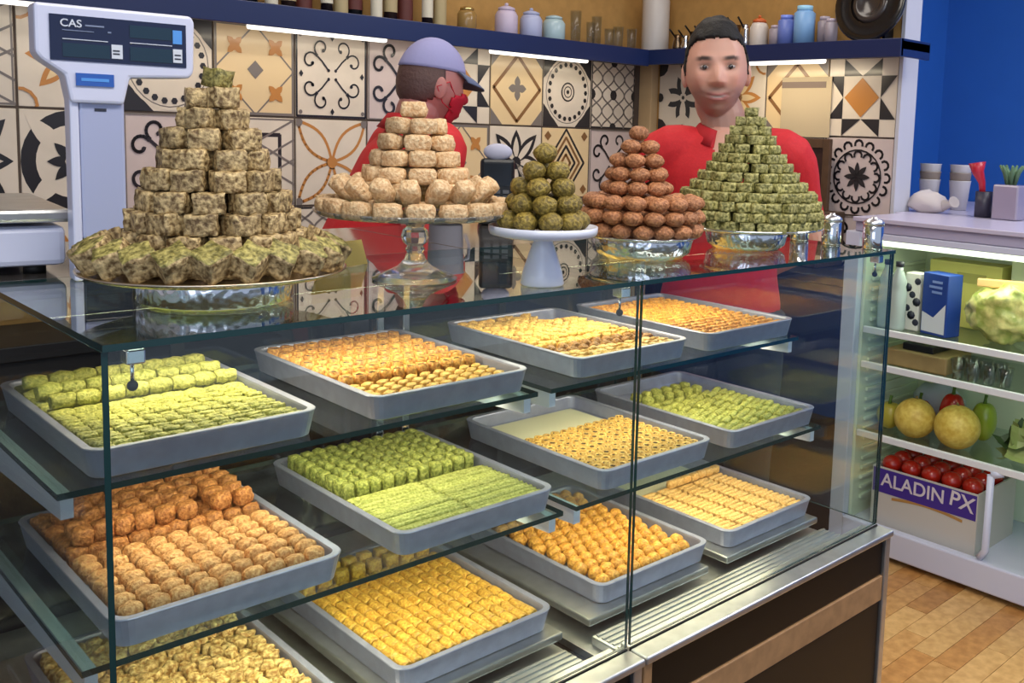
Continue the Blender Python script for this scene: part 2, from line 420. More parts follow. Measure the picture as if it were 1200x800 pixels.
# ------------------------------------------------------------------ display counter: two cabinet units side by side
GB = .604; XM = .7435; X2 = 1.49
Z1, Y1, Z2, Y2 = .9699, .2126, .7853, .1424        # upper and middle glass shelf: top face, front edge
ZD = .5805                                          # tray plates of the deck
wood = mat('oak_strip', srgb(168, 128, 88), .5, bump=.1, scale=40, var=.22)
def pane(name, b, m_face, parent, axis):
    bm = new_bm(); bm_box(bm, *b)
    for f in bm.faces:
        n = f.normal
        f.material_index = 0 if abs(n[axis]) > .9 else 1
    return obj(name, bm, [m_face, GLE], parent, recalc=False)
def case_unit(xa, xb, label, left_end, right_end):
    t = thing('display_case', label, 'display case', ((xa+xb)/2, .3, 0))
    t.location = (xa, 0, 0); L = xb-xa
    g = .002
    B = lambda n, b, mm, bev=0: box_obj(n, b, mm, t, bev)
    B('cabinet_body', (.004, L-.004, .0, .80, .08, .535), darkpanel)
    B('toe_kick', (.01, L-.01, .03, .78, .0, .08), black)
    B('lower_panel', (.022, L-.022, -.03, -.004, .09, .452), darkpanel, .002)
    B('wood_strip', (.022, L-.022, -.034, -.004, .454, .508), wood, .002)
    B('upper_panel', (.022, L-.022, -.03, -.004, .510, .588), black, .002)
    B('edge_post', (.002, .020, -.036, -.002, .09, .588), wood if not left_end else steel, .002)
    B('edge_post', (L-.020, L-.002, -.036, -.002, .09, .588), steel, .002)
    B('front_ledge', (.001, L-.001, -.042, -.004, .5895, .602), steel, .003)
    B('gasket', (.003, L-.003, -.0035, -.0005, .58, .603), rubber)
    B('deck', (.012, L-.012, .012, .79, .536, .548), steel)
    B('deck_lip', (.012, L-.012, .004, .028, .548, .596), steel, .002)
    bm = new_bm(); bm_box(bm, .03, L-.03, .045, .115, .549, .566, bevel=.004)
    for i in range(5): bm_box(bm, .035, L-.035, .052+.0125*i, .057+.0125*i, .566, .5685)
    obj('vent_strip', bm, steel, t)
    for k in range(2):
        cx = [(.045, .35), (.415, .72)][k]
        B('tray_plate', (cx[0], cx[1]+.01, .135, .62, .566, ZD-.0005), steel, .003)
        B('plate_support', (cx[0]+.05, cx[0]+.08, .2, .55, .548, .566), steel); B('plate_support', (cx[1]-.08, cx[1]-.05, .2, .55, .548, .566), steel)
    # panes
    pane('front_glass', (.0062, L-.0008, .0, .006, GB, T-.0075), GL, t, 1)
    pane('top_glass', (.0005, L-.0005, -.003, .45, T-.007, T), GLT, t, 2)
    if left_end: pane('end_glass', (0, .006, .0, .79, GB, T-.0075), GL, t, 0)
    if right_end: pane('end_glass', (L-.0006-.006, L-.0006, .0065, .79, GB, T-.0075), GL, t, 0)
    B('rear_worktop', (.0005, L-.0005, .4505, .86, T-.028, T), mat('dark_polished_granite', srgb(74, 70, 66), .08, coat=.6, spec=.9, var=.15, scale=90), .0015)
    # rear sliding doors: glass in thin dark frames
    for k in range(2):
        x0 = .02+k*(L-.04)/2; x1 = x0+(L-.04)/2
        d = pane('sliding_door', (x0, x1, .80+.014*k, .806+.014*k, .55, T-.03), glass('smoked_glass', (.42, .46, .48)), t, 1)
        bm = new_bm()
        for b in ((x0, x0+.014, .55, T-.03), (x1-.014, x1, .55, T-.03), (x0, x1, .55, .565), (x0, x1, T-.045, T-.03)): bm_box(bm, b[0], b[1], .797+.014*k, .8095+.014*k, b[2], b[3])
        obj('door_frame', bm, mat('dark_anodised_frame', srgb(46, 48, 54), .4, .6), d)
    bm = new_bm(); bm_box(bm, .012, L-.012, .60, .63, T-.04, T-.028); obj('lamp_rail', bm, steel, t)
    # uprights, arms, shelves
    for x in (.022, L-.036):
        B('upright', (x, x+.016, .68, .70, .549, T-.03), chrome, .002)
    for z, y, nm in ((Z1, Y1, 'upper'), (Z2, Y2, 'middle')):
        pane('glass_shelf', (.014, L-.014, y, .672, z-.008, z), GLS, t, 2)
        for x in (.020, L-.034):
            bm = new_bm(); x0, x1 = x, x+.014
            V = [bm.verts.new(v) for v in ((x0, y+.012, z-.0085), (x1, y+.012, z-.0085), (x1, .69, z-.0085), (x0, .69, z-.0085),
                                           (x0, y+.012, z-.036), (x1, y+.012, z-.036), (x1, .69, z-.062), (x0, .69, z-.062))]
            for q in ((0, 1, 2, 3), (7, 6, 5, 4), (0, 4, 5, 1), (1, 5, 6, 2), (2, 6, 7, 3), (3, 7, 4, 0)): bm.faces.new([V[i] for i in q])
            obj('shelf_arm', bm, white_paint, t)
    # glass clamps at the top edge
    for x in ((.035, L-.02) if left_end else (L-.035,)):
        bm = new_bm(); bm_box(bm, x-.009, x+.009, .0085, .030, T-.026, T-.0105, bevel=.002)
        bm_tube(bm, [(x, .022, T-.026), (x, .022, T-.046)], .002, 8); bm_ball(bm, (x, .022, T-.05), .0055, mi=1)
        obj('glass_clamp', bm, [chrome, rubber], t)
    return t
case_unit(0, XM, 'left glass pastry display case holding six trays, nearest the weighing scale', True, False)
case_unit(XM+.001, X2, 'right glass pastry display case holding six trays, nearest the open fridge', False, True)

# ------------------------------------------------------------------ trays
TWD, TDP, TH_ = .298, .412, .037
def rr(w, d, r, n=5):
    pts = []
    for cx, cy, a in ((w/2-r, d/2-r, 0), (-w/2+r, d/2-r, 90), (-w/2+r, -d/2+r, 180), (w/2-r, -d/2+r, 270)):
        for i in range(n+1):
            q = math.radians(a+90*i/n); pts.append((cx+r*math.cos(q), cy+r*math.sin(q)))
    return pts
def tray_mesh():
    bm = new_bm(); rings = []
    for ins, z, r in ((.010, 0, .018), (.008, .0012, .02), (.0015, TH_-.003, .024), (0, TH_, .025), (.001, TH_+.0012, .024), (.0105, TH_+.0006, .016), (.0115, TH_-.002, .0155), (.014, .014, .014), (.0165, .0125, .012)):
        rings.append([bm.verts.new((x, y, z)) for x, y in rr(TWD-2*ins, TDP-2*ins, r)])
    n = len(rings[0])
    for A, B in zip(rings, rings[1:]):
        for i in range(n):
            f = bm.faces.new((A[i], A[(i+1) % n], B[(i+1) % n], B[i])); f.smooth = False
    bm.faces.new(list(reversed(rings[0]))); bm.faces.new(rings[-1])
    return to_mesh(bm, 'baking_tray', alu)
TRM = tray_mesh()
CX = [.0497, .4284, .8298, 1.1834]
LEV = {'upper': (Z1+.0003, Y1+.011), 'middle': (Z2+.0003, Y2+.011), 'bottom': (ZD, .150)}
TRAYS = {}
def tray(col, lev, label):
    z, y = LEV[lev]; o = obj('baking_tray', TRM, None, None, (CX[col]+TWD/2, y+TDP/2, z))
    tag(o, label, 'tray', 'baking trays in the display cases'); TRAYS[(col, lev)] = o; return o
tray(0, 'upper', 'shallow grey tray of bright green pistachio rolls, leftmost on the upper shelf')
tray(1, 'upper', 'shallow grey tray of golden cups with a flat front strip, left case upper shelf')
tray(2, 'upper', 'shallow grey tray of mixed yellow heaps, right case upper shelf, left one')
tray(3, 'upper', 'shallow grey tray of small orange golden fingers, right case upper shelf by the red shirt')
tray(0, 'middle', 'shallow grey tray packed with brown walnut nuggets on the left case middle shelf')
tray(1, 'middle', 'shallow grey tray of upright and flat green rolls on the left case middle shelf')
tray(2, 'middle', 'shallow grey tray with tiny golden nests before a bare pale back')
tray(3, 'middle', 'shallow grey tray of yellow green rolls with short upright back row')
tray(0, 'bottom', 'shallow grey tray of pale crumbly nut clusters on the left case floor')
tray(1, 'bottom', 'shallow grey tray of yellow syrup rolls on the left case floor, beside the nut clusters')
tray(2, 'bottom', 'shallow grey tray of round golden balls on the right case floor, left one')
tray(3, 'bottom', 'shallow grey tray of pale peach slim fingers on the right case floor, right one')
paper = mat('cream_baking_paper', srgb(226, 218, 190), .8)
for key, b in (((2, 'middle'), (.0, .252, .21, .37)), ((3, 'bottom'), (.0, .252, .262, .37))):
    o = TRAYS[key]; bm = new_bm(); bm_box(bm, b[0]-.126, b[1]-.126, b[2]-.186, b[3]-.186, 0, .0006)
    p = obj('paper_sheet', bm, paper, None, (o.location.x, o.location.y, o.location.z+.0128)); tag(p, 'cream paper lining the bare back of the tiny nests tray' if key[0] == 2 else 'cream paper lining the bare back of the peach fingers tray', 'paper')

# ------------------------------------------------------------------ pastries
def crumb(bm, amp, scale, seed):
    for v in bm.verts:
        n = mnoise.noise_vector(Vector(v.co)*scale + Vector((seed*3.1, seed*1.7, seed)))
        v.co += n*amp
def p_nugget(l, w, h, amp, seed, cuts=3, rnd=.55):
    """soft rounded block, base at z=0"""
    bm = new_bm(); bmesh.ops.create_cube(bm, size=2); bmesh.ops.subdivide_edges(bm, edges=bm.edges[:], cuts=cuts, use_grid_fill=True)
    for v in bm.verts:
        p = v.co; s = p.normalized()*1.12; q = p.lerp(s, rnd); v.co = Vector((q.x*l/2, q.y*w/2, q.z*h/2))
    crumb(bm, amp, 95, seed)
    zmin = min(v.co.z for v in bm.verts)
    for v in bm.verts: v.co.z -= zmin
    for f in bm.faces: f.smooth = True
    return bm
def p_roll(l, r, amp, seed, n=9, segs=5, flat=.9):
    bm = new_bm(); bm_tube(bm, [(-l/2+l*i/segs, 0, r*flat) for i in range(segs+1)], [r*(.86 if i in (0, segs) else 1) for i in range(segs+1)], n, flat=flat)
    crumb(bm, amp, 110, seed); return bm
def p_nest(r, h, amp, seed, n=12):
    bm = new_bm(); bm_lathe(bm, [(0, 0), (r*.8, 0), (r, h*.5), (r*.86, h), (r*.5, h*.92), (r*.3, h*.55), (0, h*.5)], n); crumb(bm, amp, 120, seed)
    for f in bm.faces:
        f.material_index = 1 if (Vector((f.calc_center_median().x, f.calc_center_median().y)).length < r*.42 and f.calc_center_median().z > h*.3) else 0
    return bm
def p_ball(r, h, amp, seed):
    bm = new_bm(); bm_ball(bm, (0, 0, h/2), r, (1, 1, h/2/r), 12, 8); crumb(bm, amp, 100, seed); return bm
def variants(f, name, mats, n=4):
    out = []
    for i in range(n):
        bm = f(i+1)
        zmin = min(v.co.z for v in bm.verts)
        for v in bm.verts: v.co.z -= zmin
        out.append(to_mesh(bm, name, mats))
    return out
def pm(name, c1, c2, ov=.14, bump=.8, scale=220, rough=.55, coat=.0):
    return mat(name, srgb(*c1), rough, 0, bump, scale, 0, srgb(*c2), coat=coat, obj_var=ov, detail=4)
M_pist = pm('pistachio_crumb', (200, 194, 104), (138, 140, 56))
M_pist2 = pm('pistachio_crumb_dull', (190, 190, 100), (112, 122, 46))
M_gold = pm('golden_filo', (236, 176, 82), (176, 108, 34), coat=.2)
M_goldp = pm('pale_golden_filo', (240, 200, 112), (200, 144, 60), coat=.2)
M_brown = pm('toasted_walnut_crust', (214, 146, 82), (146, 84, 36))
M_tanp = pm('pale_walnut_crust', (228, 176, 118), (176, 116, 62))
M_nut = pm('crumbled_nut', (232, 206, 140), (150, 108, 50), scale=160)
M_yel = pm('yellow_syrup_filo', (230, 188, 80), (184, 130, 38), coat=.3)
M_peach = pm('peach_filo', (244, 204, 136), (220, 164, 88), .06)
M_hole = pm('dark_nut_filling', (104, 74, 34), (66, 44, 20))
M_sand = pm('sandy_semolina', (232, 204, 160), (194, 152, 106))
M_pink = pm('rosy_cookie_crust', (196, 136, 92), (134, 82, 48))
M_olive = pm('olive_crumb_ball', (158, 136, 58), (92, 76, 26))
M_bark = pm('pistachio_nougat', (212, 186, 134), (98, 74, 40), scale=170)
M_barkg = pm('green_pistachio_nougat', (184, 172, 100), (92, 86, 36), scale=170)
M_green = pm('green_pistachio_square', (192, 184, 118), (88, 88, 36), scale=170)
ORD = 'first second third fourth fifth sixth seventh eighth ninth tenth eleventh twelfth thirteenth fourteenth fifteenth sixteenth seventeenth eighteenth nineteenth twentieth'.split()
NP = [0]
def put(name, meshes, label, group, loc, rot=(0, 0, 0), cat='pastry'):
    o = bpy.data.objects.new(name, meshes[random.randrange(len(meshes))]); COL.objects.link(o)
    o.location = loc; o.rotation_euler = rot; o['label'] = label; o['category'] = cat; o['group'] = group; NP[0] += 1
    return o
IW, ID = TWD-.034, TDP-.034          # usable tray floor
def fill(key, name, meshes, label, group, nu, nv, u=(0, 1), v=(0, 1), rot=0.0, dz=0.0, jit=.0012, jrot=.08, stag=0.0, skip=None, tilt=(0, 0), inset=(.012, .012), jz=0.0):
    o = TRAYS[key]; x0 = o.location.x-IW/2; y0 = o.location.y-ID/2; z = o.location.z+.0128+dz
    for j in range(nv):
        for i in range(nu):
            if skip and skip(i, j): continue
            a = u[0]*IW+inset[0]+((u[1]-u[0])*IW-2*inset[0])*((i+(stag if j % 2 else 0))/max(1, nu-1+(stag > 0)*.5) if nu > 1 else .5)
            b = v[0]*ID+inset[1]+((v[1]-v[0])*ID-2*inset[1])*(j/(nv-1) if nv > 1 else .5)
            lb = '%s %s from left, %s row from front, %s' % (ORD[i], name.split('_')[-1], ORD[j], group)
            put(name, meshes, lb, group, (x0+a+random.uniform(-jit, jit), y0+b+random.uniform(-jit, jit), z+random.uniform(0, jz)),
                (tilt[0], tilt[1], rot+random.uniform(-jrot, jrot)))
# upper shelf
roll_p = variants(lambda s: p_roll(.030, .0125, .0022, s), 'pistachio_roll', M_pist)
fine_p = variants(lambda s: p_roll(.021, .0072, .0018, s, 7, 4), 'pistachio_finger', M_pist)
fill((0, 'upper'), 'pistachio_roll', roll_p, 'thick green pistachio roll in the back rows of the upper leftmost tray', 'thick green rolls, upper leftmost tray', 9, 5, v=(.50, 1), dz=0, inset=(.015, .012))
fill((0, 'upper'), 'pistachio_roll', roll_p, 'thick green pistachio roll stacked on the back rows of the upper leftmost tray', 'green rolls stacked on top, upper leftmost tray', 8, 3, v=(.54, .93), dz=.019, inset=(.02, .012))
fill((0, 'upper'), 'pistachio_finger', fine_p, 'small light green pistachio finger in the front half of the upper leftmost tray', 'small green fingers, upper leftmost tray', 12, 12, v=(0, .5), dz=.006, inset=(.012, .010), jrot=.25, jz=.003)
cup = variants(lambda s: p_nest(.0125, .026, .0014, s), 'pastry_cup', [M_gold, M_hole])
flat_g = variants(lambda s: p_nugget(.022, .014, .011, .0014, s, 2, .3), 'golden_diamond', M_goldp)
fill((1, 'upper'), 'pastry_cup', cup, 'golden pastry cup in the raised rows of the left case upper shelf tray', 'golden cups, left case upper shelf', 11, 7, v=(.28, 1), inset=(.014, .014))
fill((1, 'upper'), 'golden_diamond', flat_g, 'flat pale golden diamond in the front strip before the golden cups', 'flat golden diamonds, left case upper shelf', 10, 5, v=(0, .29), rot=.7, inset=(.014, .012), dz=.004)
heap = variants(lambda s: p_nugget(.021, .017, .021, .0030, s), 'yellow_heap', M_goldp)
browns = variants(lambda s: p_ball(.014, .026, .0016, s), 'brown_ball', pm('dark_toasted_ball', (186, 130, 62), (116, 72, 26)))
fill((2, 'upper'), 'yellow_heap', heap, 'rough yellow pastry heap in the right case upper left tray', 'yellow heaps, right case upper shelf', 11, 11, u=(0, 1), v=(.28, 1), inset=(.014, .012), jrot=.6, jz=.004, skip=lambda i, j: i > 7 and j > 7)
fill((2, 'upper'), 'yellow_heap', heap, 'pale flat crumb piece at the front edge of the right case upper left tray', 'front crumb pieces, right case upper shelf', 11, 3, v=(0, .17), inset=(.014, .012), jrot=.6)
fill((2, 'upper'), 'brown_ball', browns, 'round brown pastry ball in the row crossing the right case upper left tray', 'brown balls, right case upper shelf', 9, 2, v=(.15, .29), inset=(.016, .013))
fing_o = variants(lambda s: p_nugget(.017, .012, .020, .0016, s, 2, .35), 'golden_finger', pm('orange_golden_filo', (240, 180, 76), (206, 128, 34), coat=.2))
fill((3, 'upper'), 'golden_finger', fing_o, 'small orange golden finger in the tray nearest the red shirted man', 'orange golden fingers, right case upper shelf', 14, 17, inset=(.012, .012), rot=.15, jrot=.15)
# middle shelf
nug = variants(lambda s: p_nugget(.026, .024, .025, .0020, s, 3, .75), 'walnut_nugget', M_tanp)
nugb = variants(lambda s: p_nugget(.027, .024, .026, .0030, s, 3, .6), 'walnut_nugget', M_brown)
fill((0, 'middle'), 'walnut_nugget', nug, 'pale toasted walnut nugget in the front rows of the left middle tray', 'front walnut nuggets, left middle tray', 9, 7, v=(0, .52), inset=(.014, .014), dz=.004, jrot=.25, rot=.25, jit=.002)
fill((0, 'middle'), 'walnut_nugget', nugb, 'dark toasted walnut nugget in the back rows of the left middle tray', 'back walnut nuggets, left middle tray', 10, 6, v=(.55, 1), inset=(.014, .014), dz=.004, jrot=.25, rot=.25, jit=.002)
fill((0, 'middle'), 'walnut_nugget', nugb, 'orange brown walnut nugget piled on the back of the left middle tray', 'piled walnut nuggets, left middle tray', 9, 5, v=(.55, .97), inset=(.022, .02), dz=.028, jrot=.5, rot=.25, jit=.004, skip=lambda i, j: random.random() < .12)
upr = variants(lambda s: p_nugget(.017, .020, .036, .0020, s, 3, .35), 'upright_pistachio_roll', M_pist2)
long_p = variants(lambda s: p_roll(.131, .0064, .0010, s, 8, 10), 'long_pistachio_roll', pm('long_pistachio_skin', (206, 204, 118), (150, 154, 66)))
fill((1, 'middle'), 'upright_pistachio_roll', upr, 'upright green pistachio roll in the back half of the left case middle shelf', 'upright green rolls, left case middle shelf', 11, 8, v=(.46, 1), inset=(.016, .012))
fill((1, 'middle'), 'long_pistachio_roll', long_p, 'long flat light green roll lying in front of the upright green rolls', 'long green rolls, left case middle shelf', 2, 14, v=(0, .45), inset=(.066, .008), dz=.008, jrot=.012, jz=.003)
nest = variants(lambda s: p_nest(.0098, .016, .0012, s, 10), 'bird_nest_pastry', [M_goldp, M_hole])
fill((2, 'middle'), 'bird_nest_pastry', nest, 'tiny golden nest pastry with a dark nut centre on the right middle shelf', 'tiny nests, right case middle shelf', 12, 11, v=(0, .60), inset=(.012, .011), dz=.004)
fill((3, 'middle'), 'upright_pistachio_roll', variants(lambda s: p_nugget(.018, .022, .028, .0024, s, 3, .5), 'upright_green_roll', M_pist), 'upright yellow green roll in the short back row, right middle tray', 'upright back row, right case middle shelf', 6, 2, u=(.06, .80), v=(.66, .82), inset=(.016, .012))
flat_p = variants(lambda s: p_roll(.040, .0092, .0020, s, 8, 5), 'flat_green_roll', M_pist)
fill((3, 'middle'), 'flat_green_roll', flat_p, 'flat yellow green roll lying slanted in the right middle tray', 'flat green rolls, right case middle shelf', 6, 13, v=(0, .66), inset=(.024, .012), rot=.35, jrot=.12, jz=.005)
# bottom
clus = variants(lambda s: p_nugget(.021, .016, .018, .0052, s, 3, .4), 'nut_cluster', M_nut, 6)
fill((0, 'bottom'), 'nut_cluster', clus, 'pale crumbly nut cluster in the bottom left tray', 'nut clusters, bottom left tray', 13, 18, inset=(.012, .012), jrot=3, jit=.003, jz=.010)
syr = variants(lambda s: p_roll(.030, .0100, .0014, s, 8, 5), 'syrup_roll', M_yel)
fill((1, 'bottom'), 'syrup_roll', syr, 'yellow syrup roll lying in the rows of the left case floor tray', 'yellow syrup rolls, left case floor', 13, 10, v=(0, .82), inset=(.012, .020), rot=PI/2, jrot=.05, dz=.004)
fill((1, 'bottom'), 'syrup_square', variants(lambda s: p_nugget(.024, .022, .030, .0018, s, 2, .3), 'syrup_square', M_yel), 'upright yellow square in the back row behind the syrup rolls', 'yellow squares, left case floor', 8, 2, v=(.84, 1), inset=(.018, .014))
balls = variants(lambda s: p_ball(.0145, .027, .0016, s), 'golden_ball', pm('golden_ball_skin', (236, 176, 74), (178, 116, 34), coat=.15))
fill((2, 'bottom'), 'golden_ball', balls, 'round golden pastry ball in the right case floor tray', 'golden balls, right case floor', 9, 13, inset=(.016, .016), dz=.002, stag=.5)
slim = variants(lambda s: p_roll(.046, .0070, .0008, s, 8, 5), 'slim_peach_finger', M_peach)
fill((3, 'bottom'), 'slim_peach_finger', slim, 'slim pale peach finger laid end to end in the right case floor tray', 'slim peach fingers, right case floor', 5, 17, v=(0, .68), inset=(.026, .010), jrot=.02, dz=.006)
fill((3, 'bottom'), 'slim_peach_finger', variants(lambda s: p_nugget(.024, .016, .016, .001, s, 2, .4), 'peach_square', M_peach), 'short peach piece in the last row on the slim peach fingers', 'short peach pieces, right case floor', 7, 1, u=(.3, 1), v=(.60, .68), inset=(.016, .01), dz=.018)

# ------------------------------------------------------------------ cake stands and pastry pyramids on the counter
LAYER = {}
def ring(c, z, r, n, name, meshes, label, group, off=0.0, yaw=0.0, tilt=0.0, jr=.1, jp=.0015):
    """one layer of a heap; the pieces in view are told apart by layer and by place from the left"""
    hidden = 'inner' in group
    LAYER[group] = LAYER.get(group, 0)+1; ly = LAYER[group]
    view = math.atan2(CAM.y-c[1], CAM.x-c[0]); left = view-PI/2
    front = {}; nb = 0
    if not hidden:
        seen = [i for i in range(n) if math.cos(2*PI*(i+off)/n-view) > .12]
        seen.sort(key=lambda i: -math.cos(2*PI*(i+off)/n-left))
        front = {i: k for k, i in enumerate(seen)}
    for i in range(n):
        a = 2*PI*(i+off)/n
        M = Matrix.Rotation(a+PI/2, 4, 'Z') @ Matrix.Rotation(tilt, 4, 'X') @ Matrix.Rotation(yaw+random.uniform(-jr, jr), 4, 'Z')
        if hidden: lb = label
        elif i in front: lb = '%s %s from left, layer %s from below, %s' % (ORD[front[i]], name.split('_')[-1], ORD[ly-1], group)
        else: nb += 1; lb = '%s back %s, layer %s from below, %s' % (ORD[nb-1], name.split('_')[-1], ORD[ly-1], group)
        put(name, meshes, lb, group, (c[0]+r*math.cos(a)+random.uniform(-jp, jp), c[1]+r*math.sin(a)+random.uniform(-jp, jp), z), M.to_euler())
# 1: big nougat pyramid on a hammered drum
c1 = (.185, .178)
t = thing('cake_stand', 'hammered silver drum with a wide thin plate under the tallest nougat pyramid', 'cake stand', (*c1, T))
bm = new_bm(); bm_lathe(bm, [(0, 0.0005), (.082, .0005), (.088, .004), (.089, .03), (.087, .034), (0, .034)], 40); obj('drum', bm, hammered, t)
bm = new_bm(); bm_lathe(bm, [(0, .0342), (.138, .0342), (.151, .039), (.152, .041), (.150, .042), (.137, .0372), (0, .0372)], 48); obj('plate', bm, mat('gilt_plate', (.66, .56, .42), .25, 1.0), t)
zz = T+.0375
bark = variants(lambda s: p_nugget(.034, .033, .0238, .0030, s, 4, .12), 'nougat_square', M_bark, 5)
barks = variants(lambda s: p_nugget(.029, .027, .0238, .0028, s, 4, .15), 'nougat_square', M_bark, 5)
barkg = variants(lambda s: p_nugget(.034, .032, .030, .0030, s, 4, .12), 'nougat_square', [M_barkg, M_bark], 5)
for me in barkg:
    for f in me.polygons: f.material_index = 0 if f.normal.z > .5 else 1
Lb = 'green topped nougat square leaning in the bottom ring of the tallest pyramid'; Gb = 'bottom ring of the nougat pyramid'
ring(c1, zz+.011, .124, 22, 'nougat_square', barkg, Lb, Gb, yaw=.78, tilt=.55, jr=.12)
ring(c1, zz+.001, .080, 11, 'nougat_square', bark, 'brown nougat square hidden low behind the leaning ring of the tallest pyramid', 'low inner nougat squares', yaw=.1)
Lu = 'brown nougat square in the stepped upper layers of the tallest pyramid'; Gu = 'upper layers of the nougat pyramid'
for z, r, n in ((.0240, .086, 14), (.0480, .080, 13), (.0720, .070, 11), (.0960, .059, 10), (.1200, .048, 8), (.1440, .037, 6)):
    ring(c1, zz+z, r, n, 'nougat_square', bark, Lu, Gu, off=random.random(), yaw=0, jr=.3, jp=.0028)
    if r > .05: ring(c1, zz+z, r-.035, max(3, int(n*.5)), 'nougat_square', bark, 'brown nougat square hidden inside the upper layers of the tallest pyramid', 'inner upper nougat squares', off=random.random(), jr=.2)
ring(c1, zz+.168, .025, 5, 'nougat_square', barks, Lu, Gu, jr=.16); ring(c1, zz+.192, .0165, 3, 'nougat_square', barks, Lu, Gu, off=.3, jr=.16)
put('nougat_square', variants(lambda s: p_nugget(.027, .025, .022, .0028, s, 3, .15), 'nougat_square', M_barkg, 1), 'single green nougat square crowning the tallest pyramid', 'crown of the nougat pyramid', (c1[0]+.003, c1[1], zz+.2160), (.1, .1, .5))
# 2: glass stand with semolina rolls
c2 = (.471, .186)
gl2 = mat('pressed_crystal', (.92, .95, .96), .04); gb = gl2.node_tree.nodes['Principled BSDF']; gb.inputs['Transmission Weight'].default_value = .92; gb.inputs['IOR'].default_value = 1.45
t = thing('cake_stand', 'clear crystal footed cake stand with faceted stem under the sandy rolls', 'cake stand', (*c2, T))
bm = new_bm(); bm_lathe(bm, [(0, .004), (.03, .003), (.058, .0005), (.060, .003), (.045, .010), (.024, .020), (.015, .030), (.012, .038), (0, .038)], 32); obj('foot', bm, gl2, t)
bm = new_bm(); bm_lathe(bm, [(0, .0382), (.011, .0382), (.014, .044), (.011, .049), (.017, .054), (.020, .063), (.017, .072), (.012, .076), (.018, .0862), (0, .0863)], 10, smooth=False); obj('stem', bm, gl2, t)
bm = new_bm(); bm_lathe(bm, [(0, .0865), (.05, .0868), (.130, .0925), (.139, .098), (.140, .101), (.137, .101), (.128, .0955), (0, .0915)], 44); obj('plate', bm, gl2, t)
zz = T+.0945
sand = variants(lambda s: p_nugget(.037, .025, .0222, .0022, s, 3, .5), 'semolina_roll', M_sand, 5)
ring(c2, zz, .123, 18, 'semolina_roll', sand, 'sandy semolina roll lying round the rim of the crystal stand', 'rim rolls on the crystal stand', jr=.1)
ring(c2, zz, .083, 9, 'semolina_roll', sand, 'sandy semolina roll hidden inside the rim of the crystal stand', 'inner rolls on the crystal stand')
ring(c2, zz+.027, .109, 17, 'semolina_roll', sand, 'sandy semolina roll leaning upright in the second ring of the crystal stand', 'leaning rolls on the crystal stand', yaw=PI/2, tilt=-.75, jr=.15)
ring(c2, zz+.022, .066, 8, 'semolina_roll', sand, 'sandy semolina roll hidden inside the leaning ring of the crystal stand', 'second inner rolls on the crystal stand')
Ls, Gs = 'sandy semolina roll stacked in the tower at the centre of the crystal stand', 'tower rolls on the crystal stand'
for z, r, n in ((.044, .060, 9), (.0665, .050, 8), (.089, .041, 6), (.1115, .030, 5)): ring(c2, zz+z, r, n, 'semolina_roll', sand, Ls, Gs, off=random.random(), jr=.15)
for z, r, n in ((.044, .022, 3), (.067, .016, 2)): ring(c2, zz+z, r, n, 'semolina_roll', sand, 'sandy roll hidden inside the tower on the crystal stand', 'inner tower rolls on the crystal stand')
put('semolina_roll', sand, 'single sandy roll topping the crystal stand tower', 'top roll on the crystal stand', (c2[0]-.004, c2[1], zz+.134), (0, 0, -.7))
# 3: white stand with olive balls
c3 = (.592, .048)
wp = mat('white_porcelain', srgb(212, 216, 232), .3, coat=.4)
t = thing('cake_stand', 'small white porcelain pedestal stand with flared foot under the olive balls', 'cake stand', (*c3, T))
bm = new_bm(); bm_lathe(bm, [(0, .0005), (.029, .0005), (.031, .003), (.028, .02), (.020, .045), (.014, .062), (.018, .0685), (0, .069)], 30); obj('foot', bm, wp, t)
bm = new_bm(); bm_lathe(bm, [(0, .0692), (.060, .0692), (.075, .073), (.077, .078), (.077, .085), (.074, .085), (.072, .080), (0, .078)], 40); obj('plate', bm, wp, t)
zz = T+.0785
obs = variants(lambda s: p_ball(.0172, .029, .0020, s), 'crumbed_ball', M_olive, 5)
ring(c3, zz, .016, 3, 'crumbed_ball', obs, 'olive ball hidden inside the heap on the white pedestal', 'inner olive balls')
for k, (z, r, n) in enumerate(((0, .050, 9), (.023, .040, 7), (.046, .031, 5), (.069, .019, 3))):
    ring(c3, zz+z, r, n, 'crumbed_ball', obs, 'olive crumb coated ball in the heap on the white pedestal', 'olive balls on the white pedestal', off=.5*k)
put('crumbed_ball', obs, 'single olive ball topping the heap on the white pedestal', 'top olive ball', (c3[0], c3[1], zz+.093))
# 4: rosy cookies on a hammered dish
c4 = (.957, .205)
def dish(c, label, r):
    t = thing('cake_stand', label, 'cake stand', (*c, T))
    bm = new_bm(); bm_lathe(bm, [(0, .0005), (r*.80, .0005), (r*.94, .010), (r, .032), (r*.99, .034), (0, .034)], 40); obj('drum', bm, hammered, t)
    bm = new_bm(); bm_lathe(bm, [(0, .0342), (r*1.02, .0342), (r*1.10, .038), (r*1.10, .040), (0, .037)], 40); obj('plate', bm, chrome, t)
dish(c4, 'hammered silver drum dish under the rosy round cookies', .093)
zz = T+.0375
ck = variants(lambda s: p_ball(.0188, .026, .0016, s), 'rosy_cookie', M_pink, 5)
cc = (c4[0], c4[1])
Lc, Gc = 'rosy brown round cookie in the wide lower rows of the cookie heap', 'lower rosy cookies'
for k, (z, r, n) in enumerate(((0, .094, 16), (.024, .096, 16), (.048, .092, 15))): ring(cc, zz+z, r, n, 'rosy_cookie', ck, Lc, Gc, off=.5*k)
for k, (z, r, n) in enumerate(((0, .058, 9), (.024, .058, 9), (.048, .055, 9))): ring(cc, zz+z, r, n, 'rosy_cookie', ck, 'rosy brown cookie hidden within the lower rows of the cookie heap', 'inner rosy cookies', off=.5*k)
c4b = (c4[0]-.012, c4[1]+.004)
